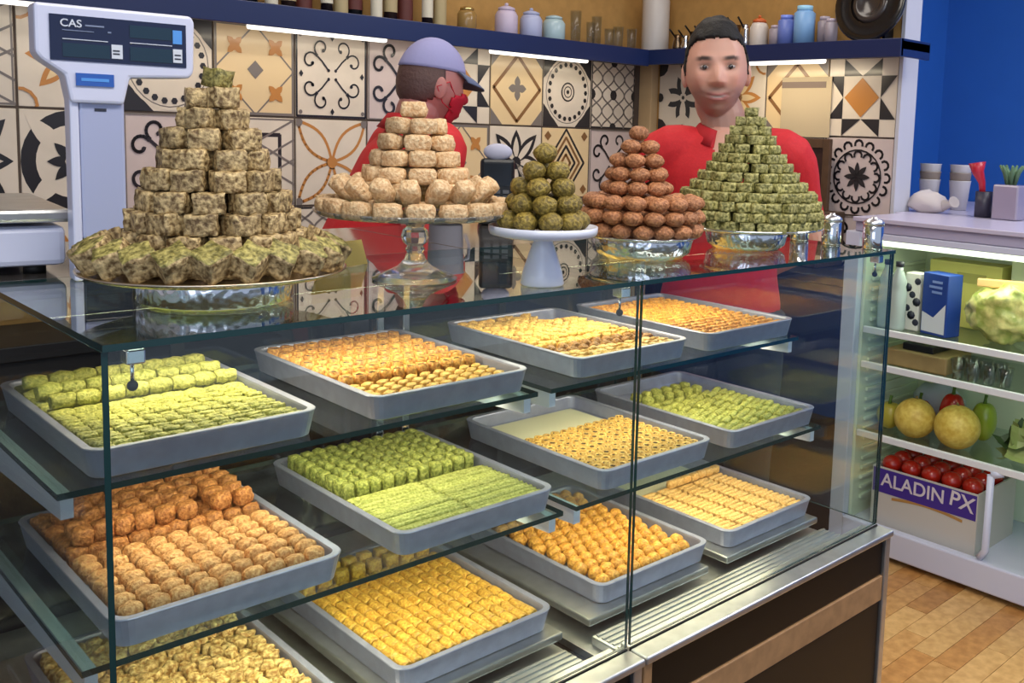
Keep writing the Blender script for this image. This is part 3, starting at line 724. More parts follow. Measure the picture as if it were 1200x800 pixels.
Lc, Gc = 'rosy brown round cookie in the narrow upper tower of the cookie heap', 'upper rosy cookies'
for k, (z, r, n) in enumerate(((.072, .046, 8), (.096, .040, 7), (.120, .032, 5), (.144, .020, 3))): ring(c4b, zz+z, r, n, 'rosy_cookie', ck, Lc, Gc, off=.5*k)
put('rosy_cookie', ck, 'single rosy cookie topping the cookie heap', 'top rosy cookie', (c4b[0], c4b[1], zz+.168))
# 5: green squares pyramid
c5 = (1.236, .186)
dish(c5, 'hammered silver drum dish under the stepped green pistachio pyramid', .082)
bm = new_bm(); bm_lathe(bm, [(0, .0), (.138, .0), (.150, .004), (.150, .006), (0, .003)], 44)
o = obj('serving_plate', bm, chrome, None, (*c5, T+.0405)); tag(o, 'thin round steel plate lying between the dish and the green pyramid', 'plate')
zz = T+.0437
sq = variants(lambda s: p_nugget(.028, .026, .0172, .0022, s, 3, .15), 'pistachio_square', M_green, 6)
Lg, Gg = 'green pistachio square in the broad lower layers of the green pyramid', 'lower green squares'
for k, (z, r, n) in enumerate(((0, .135, 28), (.0178, .134, 28), (.0356, .130, 27), (.0534, .118, 25))): ring(c5, zz+z, r, n, 'pistachio_square', sq, Lg, Gg, off=.5*k, yaw=.5 if k in (1, 3) else .0, jr=.5, jp=.0025)
ring(c5, zz+.0356, .104, 20, 'pistachio_square', sq, 'green pistachio square hidden inside the lower layers of the green pyramid', 'inner green squares', jr=.2)
Lg, Gg = 'green pistachio square in the stepped upper layers of the green pyramid', 'upper green squares'
for k, (z, r) in enumerate(((.0712, .101), (.0890, .086), (.1068, .072), (.1246, .059), (.1424, .047), (.1602, .037), (.1780, .027), (.1958, .018))): ring(c5, zz+z, r, max(4, int(2*PI*r/.0305)), 'pistachio_square', sq, Lg, Gg, off=.5*k, jr=.3, jp=.002)
put('pistachio_square', sq, 'single green square crowning the green pyramid', 'top green square', (c5[0], c5[1], zz+.2136), (0, 0, .6))
# ------------------------------------------------------------------ weighing scale
lav = mat('scale_plastic', srgb(206, 210, 234), .35, coat=.2)
lav2 = mat('scale_column_plastic', srgb(164, 172, 206), .4)
navyp = mat('display_glass', srgb(16, 26, 62), .12, coat=.6)
lcd = mat('dark_lcd', srgb(22, 48, 66), .2, coat=.4)
bluel = mat('blue_sticker', srgb(46, 92, 176), .4); bluel2 = mat('light_blue_sticker', srgb(84, 150, 226), .4)
whitel = mat('white_print', srgb(206, 212, 224), .5); darkp = mat('dark_print', srgb(40, 44, 60), .5)
sc = thing('weighing_scale', 'white shop weighing scale with tall pole display standing left of the nougat pyramid', 'scale', (.136, .42, T))
def head():
    bm = new_bm()
    # display housing, wide head narrowing into the column
    pts = [(-.078, .338), (.108, .338), (.112, .330), (.110, .262), (.104, .254), (.03, .250), (.022, .215), (-.04, .215), (-.046, .250), (-.072, .268), (-.078, .276)]
    A = [bm.verts.new((x, -.026, z+.018)) for x, z in pts]; B = [bm.verts.new((x, .020, z+.018)) for x, z in pts]
    bm.faces.new(A); bm.faces.new(list(reversed(B)))
    n = len(pts)
    for i in range(n): bm.faces.new((A[i], B[i], B[(i+1) % n], A[(i+1) % n]))
    bmesh.ops.recalc_face_normals(bm, faces=bm.faces)
    bmesh.ops.bevel(bm, geom=bm.edges[:], offset=.004, segments=2, profile=.5, affect='EDGES')
    return bm
RZ = -.10
scr = lambda n, b, mm, par=sc, bev=0: box_obj(n, (*b[:4], b[4]+.018, b[5]+.018), mm, par, bev)     # the display sits 18 mm above the drawing
sc.rotation_euler = (0, 0, RZ)
hd = obj('display_head', head(), lav, sc)
d = scr('screen', (-.062, .100, -.0275, -.0262, .268, .325), navyp)
scr('lcd_window', (.030, .082, -.0285, -.0276, .303, .319), lcd, d)
scr('lcd_window', (-.048, .006, -.0285, -.0276, .273, .290), lcd, d); scr('lcd_window', (.030, .082, -.0285, -.0276, .273, .291), lcd, d)
scr('lcd_rule', (-.048, .004, -.0288, -.0277, .2945, .2955), whitel, d); scr('lcd_rule', (.030, .082, -.0288, -.0277, .2955, .2965), whitel, d)
scr('unit_label', (.083, .0945, -.0288, -.0277, .299, .317), bluel2, d); scr('unit_label', (.008, .021, -.0288, -.0277, .274, .292), whitel, d); scr('unit_label', (.083, .0945, -.0288, -.0277, .274, .292), whitel, d)
for x0, z0 in ((.0085, .283), (.0085, .279), (.0838, .283), (.0838, .278)): scr('label_print', (x0+.001, x0+.009, -.0291, -.0287, z0, z0+.002), darkp, d)
tm = text_mesh('CAS', .0135); tm.materials.append(whitel); obj('lettering', tm, whitel, d, (-.038, -.0284, .3325), (PI/2, 0, 0))
bm = new_bm(); bm_box(bm, -.022, .000, -.0286, -.0278, .3305, .3325); bm_box(bm, -.048, -.012, -.0286, -.0278, .3235, .3245); bm_box(bm, .004, .008, -.0286, -.0278, .324, .326); obj('small_print', bm, mat('faint_print', srgb(120, 132, 160), .5), d)
p = scr('blue_badge', (-.034, .010, -.0285, -.0262, .237, .253), bluel, sc)
scr('badge_print', (-.028, .004, -.0290, -.0284, .243, .247), bluel2, p)
bm = new_bm(); bm_box(bm, -.030, .024, -.018, .014, .055, .243, bevel=.004); obj('column', bm, lav2, sc)
bm = new_bm(); bm_box(bm, -.041, -.030, -.020, .016, -.000, .243, bevel=.003); obj('column_edge', bm, lav, sc)
bm = new_bm(); bm_box(bm, -.030, .030, -.016, .05, .0005, .0555, bevel=.003); obj('column_foot', bm, mat('dark_scale_foot', srgb(34, 38, 56), .35), sc)
bm = new_bm(); bm_box(bm, -.012, .002, -.0187, -.0178, .223, .227); obj('slot', bm, darkp, sc)
bm = new_bm(); bm_box(bm, -.34, -.036, .06, .36, .012, .066, bevel=.008); obj('scale_body', bm, lav, sc)
for x in (-.31, -.07):
    for y in (.09, .33): obj('foot', (lambda b: (bm_lathe(b, [(0, 0), (.014, 0), (.014, .012), (0, .012)], 12), b)[1])(new_bm()), rubber, sc, (x, y, .0005))
bm = new_bm(); bm_box(bm, -.35, -.03, .05, .37, .072, .090, bevel=.005); obj('weighing_pan', bm, steel, sc)
bm = new_bm(); bm_box(bm, -.26, -.12, .15, .27, .066, .072); obj('pan_support', bm, rubber, sc)
bm = new_bm(); bm_box(bm, .042, .115, .05, .17, .0005, .075, bevel=.006)
o = obj('receipt_printer', bm, mat('dark_device', srgb(36, 38, 48), .4), None, (.12, .43, T)); tag(o, 'dark boxy device behind the nougat plate, right of the scale column', 'device')
bm = new_bm(); bm_box(bm, .05, .107, .048, .052, .03, .05, bevel=.001); obj('paper_slot', bm, black, o)
# card reader and grey cup behind the crystal stand
o = thing('card_reader', 'black card terminal standing behind the white pedestal stand', 'terminal', (1.083, .79, T), -.6)
bm = new_bm(); bm_box(bm, -.042, .042, -.04, .05, .0005, .035, bevel=.008); obj('base', bm, mat('black_device', srgb(20, 21, 25), .35), o)
bm = new_bm(); bm_box(bm, -.039, .039, -.012, .012, .03, .15, bevel=.008); b = obj('handset', bm, MATS['black_device'], o); 
bm = new_bm(); bm_box(bm, -.030, .030, -.0135, -.012, .088, .138); obj('screen', bm, mat('dark_screen', srgb(26, 32, 40), .15), b)
bm = new_bm(); [bm_box(bm, -.028+.02*i, -.014+.02*i, -.0138, -.012, .045+.013*j, .053+.013*j) for i in range(3) for j in range(3)]; obj('keypad', bm, mat('key_grey', srgb(90, 92, 98), .5), b)
bm = new_bm(); bm_ball(bm, (0, 0, .165), .028, (1.2, .6, .7)); obj('paper_roll_cover', bm, mat('pale_lilac_plastic', srgb(186, 186, 206), .5), b)
bm = new_bm(); bm_lathe(bm, [(0, .0005), (.034, .0005), (.038, .004), (.042, .11), (.044, .112), (.040, .112), (.035, .008), (0, .008)], 24)
o = obj('cup', bm, mat('lilac_grey_ceramic', srgb(176, 176, 190), .4), None, (.985, .85, T)); tag(o, 'plain lilac grey cup left of the black card terminal', 'cup')
bm = new_bm(); bm_tube(bm, [(.040, 0, .09), (.062, 0, .085), (.066, 0, .055), (.055, 0, .03), (.037, 0, .028)], .004, 8); obj('handle', bm, MATS['lilac_grey_ceramic'], o)
# sugar shakers and a small bowl at the right end
for k, (x, y, h, lab) in enumerate(((1.462, .215, .062, 'steel lidded shaker closest to the green pyramid'), (1.455, .130, .066, 'steel lidded shaker in the middle of the right counter end'), (1.462, .035, .066, 'steel lidded shaker at the right front corner of the counter'))):
    o = thing('sugar_shaker', lab, 'shaker', (x, y, T), 0, 'steel shakers at the counter end')
    bm = new_bm(); bm_lathe(bm, [(0, .0005), (.019, .0005), (.0205, .003), (.0205, h*.70), (.018, h*.74), (0, h*.74)], 22); obj('jar', bm, chrome, o)
    bm = new_bm(); bm_lathe(bm, [(0, h*.745), (.0215, h*.745), (.0215, h*.84), (.014, h*.93), (.006, h*.95), (.006, h), (0, h)], 22); obj('lid', bm, mat('satin_steel', (.80, .80, .84), .28, 1.0), o)
bm = new_bm(); bm_lathe(bm, [(0, .0005), (.022, .0005), (.024, .004), (.040, .026), (.042, .028), (.039, .028), (.022, .008), (0, .007)], 26)
o = obj('bowl', bm, glass('bowl_glass', (.84, .88, .88)), None, (1.432, .335, T)); tag(o, 'small glass bowl of wrapped sweets behind the steel shakers', 'bowl')
for k in range(6):
    a = k*PI/3; bm = p_nugget(.014, .010, .008, .001, k+1, 2, .5)
    q = obj('sweet', bm, mat('sweet_wrapper_%d' % (k % 2), srgb(*((210, 208, 200), (120, 118, 124))[k % 2]), .35), None, (1.432+.013*math.cos(a), .335+.013*math.sin(a), T+.0085), (0, 0, a))
    tag(q, 'tiny wrapped sweet in the small glass bowl', 'sweet', 'sweets in the glass bowl')
# price card and bent yellow leaflet behind the nougat plate
bm = new_bm()
bm_box(bm, -.05, .05, -.001, .001, .0005, .04)
o = obj('price_card', bm, mat('yellow_card', srgb(216, 190, 92), .6), None, (.447, .345, T), (-.35, 0, .25)); tag(o, 'small yellow card leaning on the counter right of the nougat plate', 'card')

# ------------------------------------------------------------------ things on the wall shelf
SZ = 1.7455
def lathe_obj(name, prof, m, loc, parent=None, n=18):
    bm = new_bm(); bm_lathe(bm, prof, n); return obj(name, bm, m, parent, loc)
dk = [mat('dark_bottle_%d' % i, srgb(*c), .15, coat=.5) for i, c in enumerate(((34, 22, 18), (52, 34, 22), (24, 26, 24)))]
lab_m = [mat('bottle_label_%d' % i, srgb(*c), .6) for i, c in enumerate(((214, 208, 188), (176, 160, 120), (90, 40, 34)))]
bx = [.94, .99, 1.045, 1.10, 1.165, 1.225, 1.285, 1.345, 1.405, 1.465, 1.53, 1.60, 1.665, 1.73]
ords = ['first', 'second', 'third', 'fourth', 'fifth', 'sixth', 'seventh', 'eighth', 'ninth', 'tenth', 'eleventh', 'twelfth', 'thirteenth', 'fourteenth']
for i, x in enumerate(bx):
    o = thing('bottle', '%s dark bottle from the left on the shelf above the scroll tiles' % ords[i], 'bottle', (x, 1.955+.02*(i % 3), SZ), 0, 'dark bottles on the wall shelf')
    r = .019+.004*(i % 3); h = .26+.02*(i % 4)
    lathe_obj('glass_body', [(0, .0005), (r, .0005), (r, h*.62), (r*.42, h*.78), (r*.40, h), (0, h)], dk[i % 3], None, o)
    lathe_obj('label', [(r+.0006, h*.04 if i % 2 else h*.12), (r+.0006, h*.5)], lab_m[i % 3], None, o)
    lathe_obj('cap', [(0, h+.0003), (r*.46, h+.0003), (r*.46, h+.02), (0, h+.02)], lab_m[(i+1) % 3], None, o, 12)
def jar(x, y, r, h, m, lidm, label, name='jar', cat='jar', group=None, knob=True):
    o = thing(name, label, cat, (x, y, SZ), 0, group)
    lathe_obj('body', [(0, .0005), (r*.9, .0005), (r, .006), (r, h*.62), (r*.80, h*.74), (r*.7, h*.76), (0, h*.76)], m, None, o)
    lathe_obj('lid', [(0, h*.763), (r*.74, h*.763), (r*.74, h*.84), (r*.3, h*.90), (0, h*.90)], lidm, None, o)
    if knob: lathe_obj('knob', [(0, h*.902), (r*.14, h*.902), (r*.18, h*.97), (0, h)], lidm, None, o, 10)
    return o
lil = mat('lilac_ceramic', srgb(196, 184, 208), .35); lilb = mat('pale_blue_ceramic', srgb(172, 180, 214), .35); aqua = mat('aqua_grey_glass', srgb(170, 196, 204), .2)
jar(1.84, 1.965, .035, .10, mat('clear_honey_jar', srgb(150, 120, 70), .2), mat('gold_lid', (.7, .55, .25), .3, 1), 'squat honey jar with gold lid right of the dark bottles', knob=False)
jar(2.02, 1.965, .043, .125, lil, lil, 'lilac sugar pot with pointed lid, first of the pale pots')
jar(2.14, 1.965, .043, .12, lilb, lilb, 'pale blue sugar pot with pointed lid, between lilac and aqua pots')
jar(2.255, 1.965, .045, .115, aqua, aqua, 'aqua grey pot with flat lid, right of the pale blue pot', knob=False)
gm = glass('tumbler_glass', (.86, .89, .92), 1.5, .03)
for i, (x, y, r, h) in enumerate(((2.375, 1.97, .024, .135), (2.44, 1.95, .020, .095), (2.495, 1.975, .022, .125), (2.55, 1.955, .023, .08), (2.615, 1.97, .024, .095), (2.665, 1.94, .022, .09))):
    o = lathe_obj('drinking_glass', [(0, .0005), (r*.8, .0005), (r, h), (r*.93, h), (r*.74, .008), (0, .008)], gm, (x, y, SZ))
    tag(o, '%s clear drinking glass from the aqua pot on the shelf' % ords[i], 'glass', 'drinking glasses on the wall shelf')
o = thing('storage_jar', 'tall frosted white storage jar in the shelf corner', 'jar', (2.80, 1.93, SZ))
lathe_obj('body', [(0, .0005), (.055, .0005), (.058, .01), (.058, .22), (.045, .245), (0, .245)], mat('frosted_white_glass', srgb(196, 192, 188), .35), None, o)
lathe_obj('lid', [(0, .2455), (.05, .2455), (.05, .27), (0, .275)], chrome, None, o)
for i, (y, r, h) in enumerate(((1.80, .022, .09), (1.755, .020, .085), (1.71, .024, .10), (1.655, .026, .095), (1.60, .02, .10), (1.545, .02, .11), (1.49, .024, .12), (1.44, .022, .12))):
    o = thing('steel_pot', '%s small shiny steel coffee pot from the shelf corner' % ords[i], 'pot', (2.80, y, SZ), 0, 'small coffee pots on the right shelf')
    mm = chrome if i % 2 else mat('dark_copper', (.20, .14, .09), .25, 1)
    lathe_obj('body', [(0, .0005), (r, .0005), (r*1.05, h*.25), (r*.7, h*.62), (r*.85, h*.8), (r*.78, h*.8), (0, h*.5)], mm, None, o)
    bm = new_bm(); bm_tube(bm, [(-r*.8, 0, h*.7), (-r*1.6, 0, h*.85), (-r*2.4, 0, h*1.0)], .004, 6); obj('handle', bm, black, o)
jar(2.80, 1.375, .036, .13, mat('white_jar', srgb(216, 206, 196), .3), mat('orange_lid', srgb(204, 100, 48), .45), 'white jar with big orange lid right of the dark haired man')
for x, y, r, h, c, lab in ((2.80, 1.295, .026, .085, (160, 150, 160), 'small grey lilac pot right of the orange lidded jar'), (2.80, 1.245, .034, .12, (110, 130, 206), 'deep lavender blue canister on the right shelf'), (2.80, 1.165, .040, .15, (132, 178, 226), 'sky blue canister, tallest of the canisters on the right shelf'),
                           (2.83, 1.095, .026, .11, (150, 140, 150), 'grey lilac canister right of the sky blue canister'), (2.79, 1.04, .024, .095, (70, 66, 66), 'small dark canister next to the round black platter')):
    o = thing('canister', lab, 'canister', (x, y, SZ)); mm = mat('canister_%s' % lab[:5], srgb(*c), .35)
    lathe_obj('body', [(0, .0005), (r, .0005), (r, h*.82), (r*.7, h*.88), (0, h*.88)], mm, None, o); lathe_obj('lid', [(0, h*.883), (r*.74, h*.883), (r*.74, h), (0, h)], mat('canister_lid_%s' % lab[:5], srgb(*[min(255, int(v*1.25)) for v in c]), .35), None, o)
o = thing('round_platter', 'large round black platter with raised rings propped on the shelf end', 'platter', (2.80, .885, SZ+.142), 0)
o.rotation_euler = (0, math.radians(-82), 0)
lathe_obj('rim', [(.075, .012), (.11, .010), (.135, .018), (.141, .012), (.137, .0), (.075, .0)], mat('black_glaze', srgb(24, 23, 25), .18, coat=.5), None, o, 36)
lathe_obj('well', [(0, .004), (.04, .003), (.048, .014), (.060, .014), (.0745, .006), (.0745, -.002), (0, -.002)], mat('grey_brown_glaze', srgb(56, 50, 48), .25, coat=.4), None, o, 30)
bm = new_bm(); bm_box(bm, -.05, .05, -.05, .05, .0005, .010); bm_box(bm, -.006, .05, -.045, -.035, .01, .07); bm_box(bm, -.006, .05, .035, .045, .01, .07)
o = obj('platter_rest', bm, black, None, (2.835, .885, SZ)); tag(o, 'small black stand holding the round black platter', 'stand')

# ------------------------------------------------------------------ notices, frame on the right tiles
bm = new_bm(); bm_box(bm, -.0012, 0, -.115, .115, -.115, .115); o = obj('paper_notice', bm, mat('cream_notice_paper', srgb(190, 174, 146), .8), None, (2.8938, 1.205, 1.525)); tag(o, 'cream paper notice with a grey heading stuck on the right tiles', 'notice')
bm = new_bm(); bm_box(bm, -.0006, 0, -.09, .115, -.012, .012); obj('heading_bar', bm, mat('grey_print', srgb(128, 112, 104), .7), o, (-.0013, 0, .085))
fr = thing('framed_board', 'dark board in a brown wooden frame behind the man, under the paper notice', 'board', (2.86, 1.15, 1.135))
bm = new_bm()
for b in ((-.02, .0, -.10, -.07, 0, .27), (-.02, .0, .07, .10, 0, .27), (-.02, 0, -.07, .07, .235, .27), (-.02, 0, -.07, .07, 0, .035)): bm_box(bm, *b, bevel=.002)
obj('frame', bm, mat('brown_frame', srgb(86, 62, 44), .5, bump=.1, scale=30, var=.2), fr)
bm = new_bm(); bm_box(bm, -.012, -.004, -.07, .07, .035, .235); obj('panel', bm, mat('dark_red_panel', srgb(46, 24, 24), .4), fr)
bm = new_bm(); bm_box(bm, 2.60, 2.895, .80, 1.75, .0, .9, bevel=.004); bm_box(bm, 2.58, 2.897, .79, 1.76, .9, .93, bevel=.003)
o = obj('side_cabinet', bm, mat('dark_cabinet', srgb(42, 34, 32), .45), None); tag(o, 'dark low cabinet against the right tiles behind the man', 'cabinet')
bm = new_bm(); bm_box(bm, 2.72, 2.895, 1.0, 1.3, .9305, 1.134, bevel=.004)
o = obj('storage_box', bm, mat('brown_box', srgb(70, 52, 40), .6), None); tag(o, 'brown box on the dark low cabinet carrying the framed board', 'box')
bm = new_bm(); bm_box(bm, -1.2, 2.55, 1.78, 2.062, 0.0, .78, bevel=.004); bm_box(bm, -1.2, 2.56, 1.76, 2.066, .78, .82, bevel=.003)
o = obj('back_counter', bm, mat('dark_back_counter', srgb(48, 44, 44), .4), None); tag(o, 'long dark back counter below the patterned tiles behind the two men', 'counter')

# ------------------------------------------------------------------ open fridge, worktop above it
fz = thing('open_fridge', 'white open fronted fridge with lit shelves at the right, below the pale worktop', 'fridge', (2.57, .24, 0))
fw_ = mat('fridge_white', srgb(206, 210, 232), .35); fin = mat('fridge_liner', srgb(222, 232, 204), .4)
lx = lambda n, b, mm, bev=.003, par=fz: box_obj(n, (b[0]-2.57, b[1]-2.57, b[2]-.24, b[3]-.24, b[4], b[5]), mm, par, bev)
lx('jamb', (2.57, 3.14, .735, .79, .02, 1.10), fw_); lx('jamb', (2.57, 3.14, -.36, -.305, .02, 1.10), fw_)
lx('top', (2.57, 3.14, -.305, .735, 1.078, 1.10), fw_); lx('kick_panel', (2.565, 2.60, -.305, .735, .02, .112), fw_, .006)
lx('base', (2.60, 3.14, -.305, .735, .02, .10), fw_); lx('back_liner', (3.02, 3.14, -.305, .735, .10, 1.078), fin)
lx('side_liner', (2.60, 3.02, .722, .7345, .10, 1.078), fin); lx('side_liner', (2.60, 3.02, -.3045, -.292, .10, 1.078), fin)
for z in [.16+.035*i for i in range(24)]: lx('shelf_rib', (2.64, 3.0, .712, .7215, z, z+.012), fin, .002)
sw = mat('shelf_front_white', srgb(226, 230, 236), .35)
for z in (.775, .655, .415):
    s_ = lx('fridge_shelf', (2.60, 3.015, -.29, .711, z-.012, z), glass('fridge_shelf_glass', (.86, .92, .9)), .0)
    lx('shelf_front', (2.585, 2.5995, -.29, .711, z-.016, z+.006), sw, .002, fz)
lx('lamp_cover', (2.64, 2.69, -.25, .70, 1.052, 1.075), emit('fridge_lamp_cover', (.86, 1.0, .72), 2.2), .004)
bm = new_bm(); bm_tube(bm, [(2.585-2.57, .232-.24, .39), (2.585-2.57, .232-.24, .145), (2.585-2.57, .25-.24, .118)], .012, 8); bm_tube(bm, [(2.585-2.57, .232-.24, .39), (2.60-2.57, .20-.24, .40)], .012, 8); obj('drawer_frame', bm, fw_, fz)
for y in (.68, -.25):
    for x in (2.63, 3.08): lx('foot', (x-.02, x+.02, y-.02, y+.02, 0, .0195), rubber, .002)
# fridge contents
def at_f(x, y, z): return (x, y, z)
for k, (x, y, lab) in enumerate(((2.66, .672, 'clear water bottle against the left wall of the fridge top shelf'), (2.64, .618, 'clear water bottle beside the black and white carton'))):
    o = thing('water_bottle', lab, 'bottle', (x, y, .7752), 0, 'water bottles in the fridge')
    lathe_obj('body', [(0, .0005), (.026, .0005), (.028, .01), (.028, .13), (.024, .15), (.028, .165), (.012, .205), (.012, .215), (0, .215)], mat('clear_pet', srgb(176, 192, 186), .15, coat=.4), None, o)
    lathe_obj('cap', [(0, .2153), (.014, .2153), (.014, .232), (0, .232)], mat('dark_cap', srgb(40, 44, 56), .4), None, o, 12)
def carton(name, loc, w, d, h, m1, label, band=None, rz=0, cat='carton'):
    o = thing(name, label, cat, loc, rz)
    bm = new_bm(); bm_box(bm, -d/2, d/2, -w/2, w/2, .0005, h, bevel=.003); obj('pack', bm, m1, o)
    return o
o = carton('milk_carton', (2.70, .585, .7752), .055, .055, .195, mat('white_carton', srgb(214, 216, 206), .45), 'white carton with black blots left of the blue carton')
for k in range(7):
    bm = new_bm(); bm_lathe(bm, [(0, .0012), (.011+.004*(k % 2), .0006), (.012, 0)], 8)
    obj('black_blot', bm, darkp, o, (-.0278, -.018+.017*(k % 3), .03+.023*k), (0, -PI/2, 0))
o = carton('blue_carton', (2.69, .487, .7752), .105, .07, .205, mat('blue_carton_print', srgb(30, 62, 140), .4), 'tall blue drink carton with a white wave, standing left of the salad bag', rz=-.25)
bm = new_bm(); v = [(-.0358, -.048, .01), (-.0358, .048, .01), (-.0358, .048, .075), (-.0358, -.0, .06), (-.0358, -.048, .11)]; bm_poly(bm, v); obj('white_wave', bm, mat('white_carton_print', srgb(206, 214, 222), .45), o)
bm = new_bm(); [bm_box(bm, -.0362, -.0356, -.03+.0, .012+.012*(i % 2), .140+.017*i, .148+.017*i) for i in range(3)]; obj('pale_lettering', bm, mat('pale_blue_print', srgb(120, 146, 204), .5), o)
for k, (y, z, w, h, c, lab) in enumerate(((.50, .7753, .26, .225, (222, 214, 120), 'yellow box standing at the back of the top shelf behind the blue carton'), (.23, .7753, .22, .26, (208, 216, 176), 'pale green box at the back of the top shelf behind the salad bag'))):
    o = thing('food_box', lab, 'box', (2.92, y, z)); bm = new_bm(); bm_box(bm, -.05, .05, -w/2, w/2, .0003, h, bevel=.004); obj('pack', bm, mat('food_box_%d' % k, srgb(*c), .5), o)
    bm = new_bm(); bm_box(bm, -.0515, -.05, -w*.3, w*.1, h*.7, h*.85); obj('printed_patch', bm, mat('food_patch_%d' % k, srgb(*[int(v*.82) for v in c]), .5), o)
# salad bag: crumpled clear bag with leaves
o = thing('salad_bag', 'bulging clear bag of yellow green salad right of the blue carton', 'bag', (2.72, .285, .776))
bm = new_bm(); bm_ball(bm, (0, 0, .098), .11, (.75, 1.15, .85), 48, 34)
for v in bm.verts:
    n = mnoise.noise_vector(Vector(v.co)*16)*.022+mnoise.noise_vector(Vector(v.co)*48)*.010; v.co += n
    v.co.z = max(v.co.z, .0005)
obj('salad_leaves', bm, mat('salad_mix', srgb(226, 220, 140), .45, bump=.8, scale=26, col2=srgb(146, 160, 72), coat=.5, detail=5), o)
bm = new_bm(); bm_box(bm, -.006, .006, -.095, .095, .178, .205, bevel=.004)
for v in bm.verts: v.co.x += .012*math.sin(v.co.y*60); v.co.z += .008*math.sin(v.co.y*40)
obj('bag_seal', bm, mat('orange_bag_seal', srgb(222, 176, 126), .35, coat=.4), o)
# second shelf
o = thing('flat_package', 'flat brown package lying on the second fridge shelf', 'package', (2.72, .535, .6552)); bm = new_bm(); bm_box(bm, -.09, .09, -.11, .11, .0005, .058, bevel=.006); obj('wrap', bm, mat('brown_package', srgb(156, 134, 88), .5, var=.2, scale=18), o)
bm = new_bm(); bm_box(bm, -.07, .07, -.05, .06, .0583, .082, bevel=.003); obj('black_lid', bm, mat('black_plastic_lid', srgb(34, 36, 40), .3), o)
for k in range(7):
    o = lathe_obj('small_glass', [(0, .0005), (.017, .0005), (.024, .065), (.0225, .065), (.0155, .006), (0, .006)], gm, (2.64+.055*(k % 2), .39-.052*(k//2)-.012*(k % 2), .6552)); tag(o, '%s small clear glass from the flat brown package, %s row' % (ORD[k//2], ('front', 'rear')[k % 2]), 'glass', 'small glasses in the fridge')
# fruit shelf
mel = mat('melon_rind', srgb(218, 196, 96), .5, bump=.35, scale=60, col2=srgb(196, 166, 66), detail=5)
for k, (y, r, lab) in enumerate(((.545, .069, 'yellow melon on the fridge fruit shelf, left one of two'), (.395, .074, 'yellow melon on the fridge fruit shelf, right one of two'))):
    o = thing('melon', lab, 'melon', (2.675, y, .4152), k*1.3, 'melons in the fridge'); bm = new_bm(); bm_ball(bm, (0, 0, r*.965), r, (1, 1, .965), 26, 18); obj('rind', bm, mel, o)
    bm = new_bm(); bm_tube(bm, [(0, 0, r*1.91), (.003, 0, r*1.97), (.006, .002, r*2.03)], [.005, .004, .0045], 7); obj('stem', bm, mat('dry_stem', srgb(120, 100, 56), .7), o)
def pepper(loc, m, label, sx=1.0, rot=(0, 0, 0), name='bell_pepper'):
    o = thing(name, label, 'pepper', loc); o.rotation_euler = rot
    hz = .052*sx; top = 2*hz
    bm = new_bm(); bm_ball(bm, (0, 0, hz+.0005), .045, (1, 1, 1.15*sx), 20, 14)
    for v in bm.verts:
        a = math.atan2(v.co.y, v.co.x); q = 1-.10*abs(math.cos(a*2)); v.co.x *= q; v.co.y *= q
        if v.co.z > top*.85: v.co.z -= .012*(1-min(1, Vector((v.co.x, v.co.y)).length/.03))
    obj('flesh', bm, m, o); bm = new_bm(); bm_tube(bm, [(0, 0, top-.014), (.002, 0, top+.004), (.008, 0, top+.016)], [.007, .005, .006], 7); obj('stem', bm, mat('green_stem', srgb(80, 110, 40), .6), o); return o
redp = mat('red_pepper_skin', srgb(188, 40, 28), .25, coat=.4); grn = mat('green_fruit_skin', srgb(150, 168, 48), .3, coat=.3); yelp = mat('olive_yellow_skin', srgb(170, 160, 60), .35)
pepper((2.79, .47, .4152), redp, 'red pepper standing behind the two yellow melons', 1.5)
pepper((2.80, .595, .4152), redp, 'red pepper lying behind the left yellow melon', 1.0)
pepper((2.82, .372, .4152), grn, 'tall green pepper behind the right yellow melon', 1.35)
pepper((2.70, .655, .4152), yelp, 'olive yellow pepper left of the left yellow melon', .95)
o = thing('lettuce', 'dark leafy green lettuce right of the right yellow melon', 'vegetable', (2.71, .165, .4152))
for k in range(9):
    bm = new_bm(); bmesh.ops.create_grid(bm, x_segments=6, y_segments=6, size=.055)
    for v in bm.verts:
        x, y = v.co.x, v.co.y; v.co.z = (x*x+y*y)*9 + .008*math.sin(x*160)*(abs(y)/.05) + .006*math.sin(y*190)
    a = k*2.4; M = Matrix.Translation((.03*math.cos(a)*(k > 2), .035*math.sin(a), .045+.008*(k % 3))) @ Matrix.Rotation(a, 4, 'Z') @ Matrix.Rotation(.5+.12*k, 4, 'Y')
    bmesh.ops.transform(bm, matrix=M, verts=bm.verts)
    for v in bm.verts: v.co.z = max(.0005, v.co.z)
    obj('leaf', bm, mat('leaf_dark' if k % 2 else 'leaf_pale', srgb(*((52, 74, 36) if k % 2 else (150, 164, 96))), .5, bump=.3, scale=40), o)
o = thing('white_bag', 'crumpled pale blue white bag behind the peppers', 'bag', (2.92, .585, .4152)); bm = new_bm(); bm_ball(bm, (0, 0, .07), .075, (.8, 1.3, 1.0), 16, 12)
for v in bm.verts: v.co += mnoise.noise_vector(Vector(v.co)*22)*.016; v.co.z = max(v.co.z, .0005)
obj('film', bm, mat('pale_film', srgb(196, 206, 222), .3, coat=.3), o); bm = new_bm(); bm_tube(bm, [(0, 0, .12), (.004, .004, .145), (.0, .012, .165)], [.02, .01, .022], 9); obj('knot', bm, MATS['pale_film'], o)
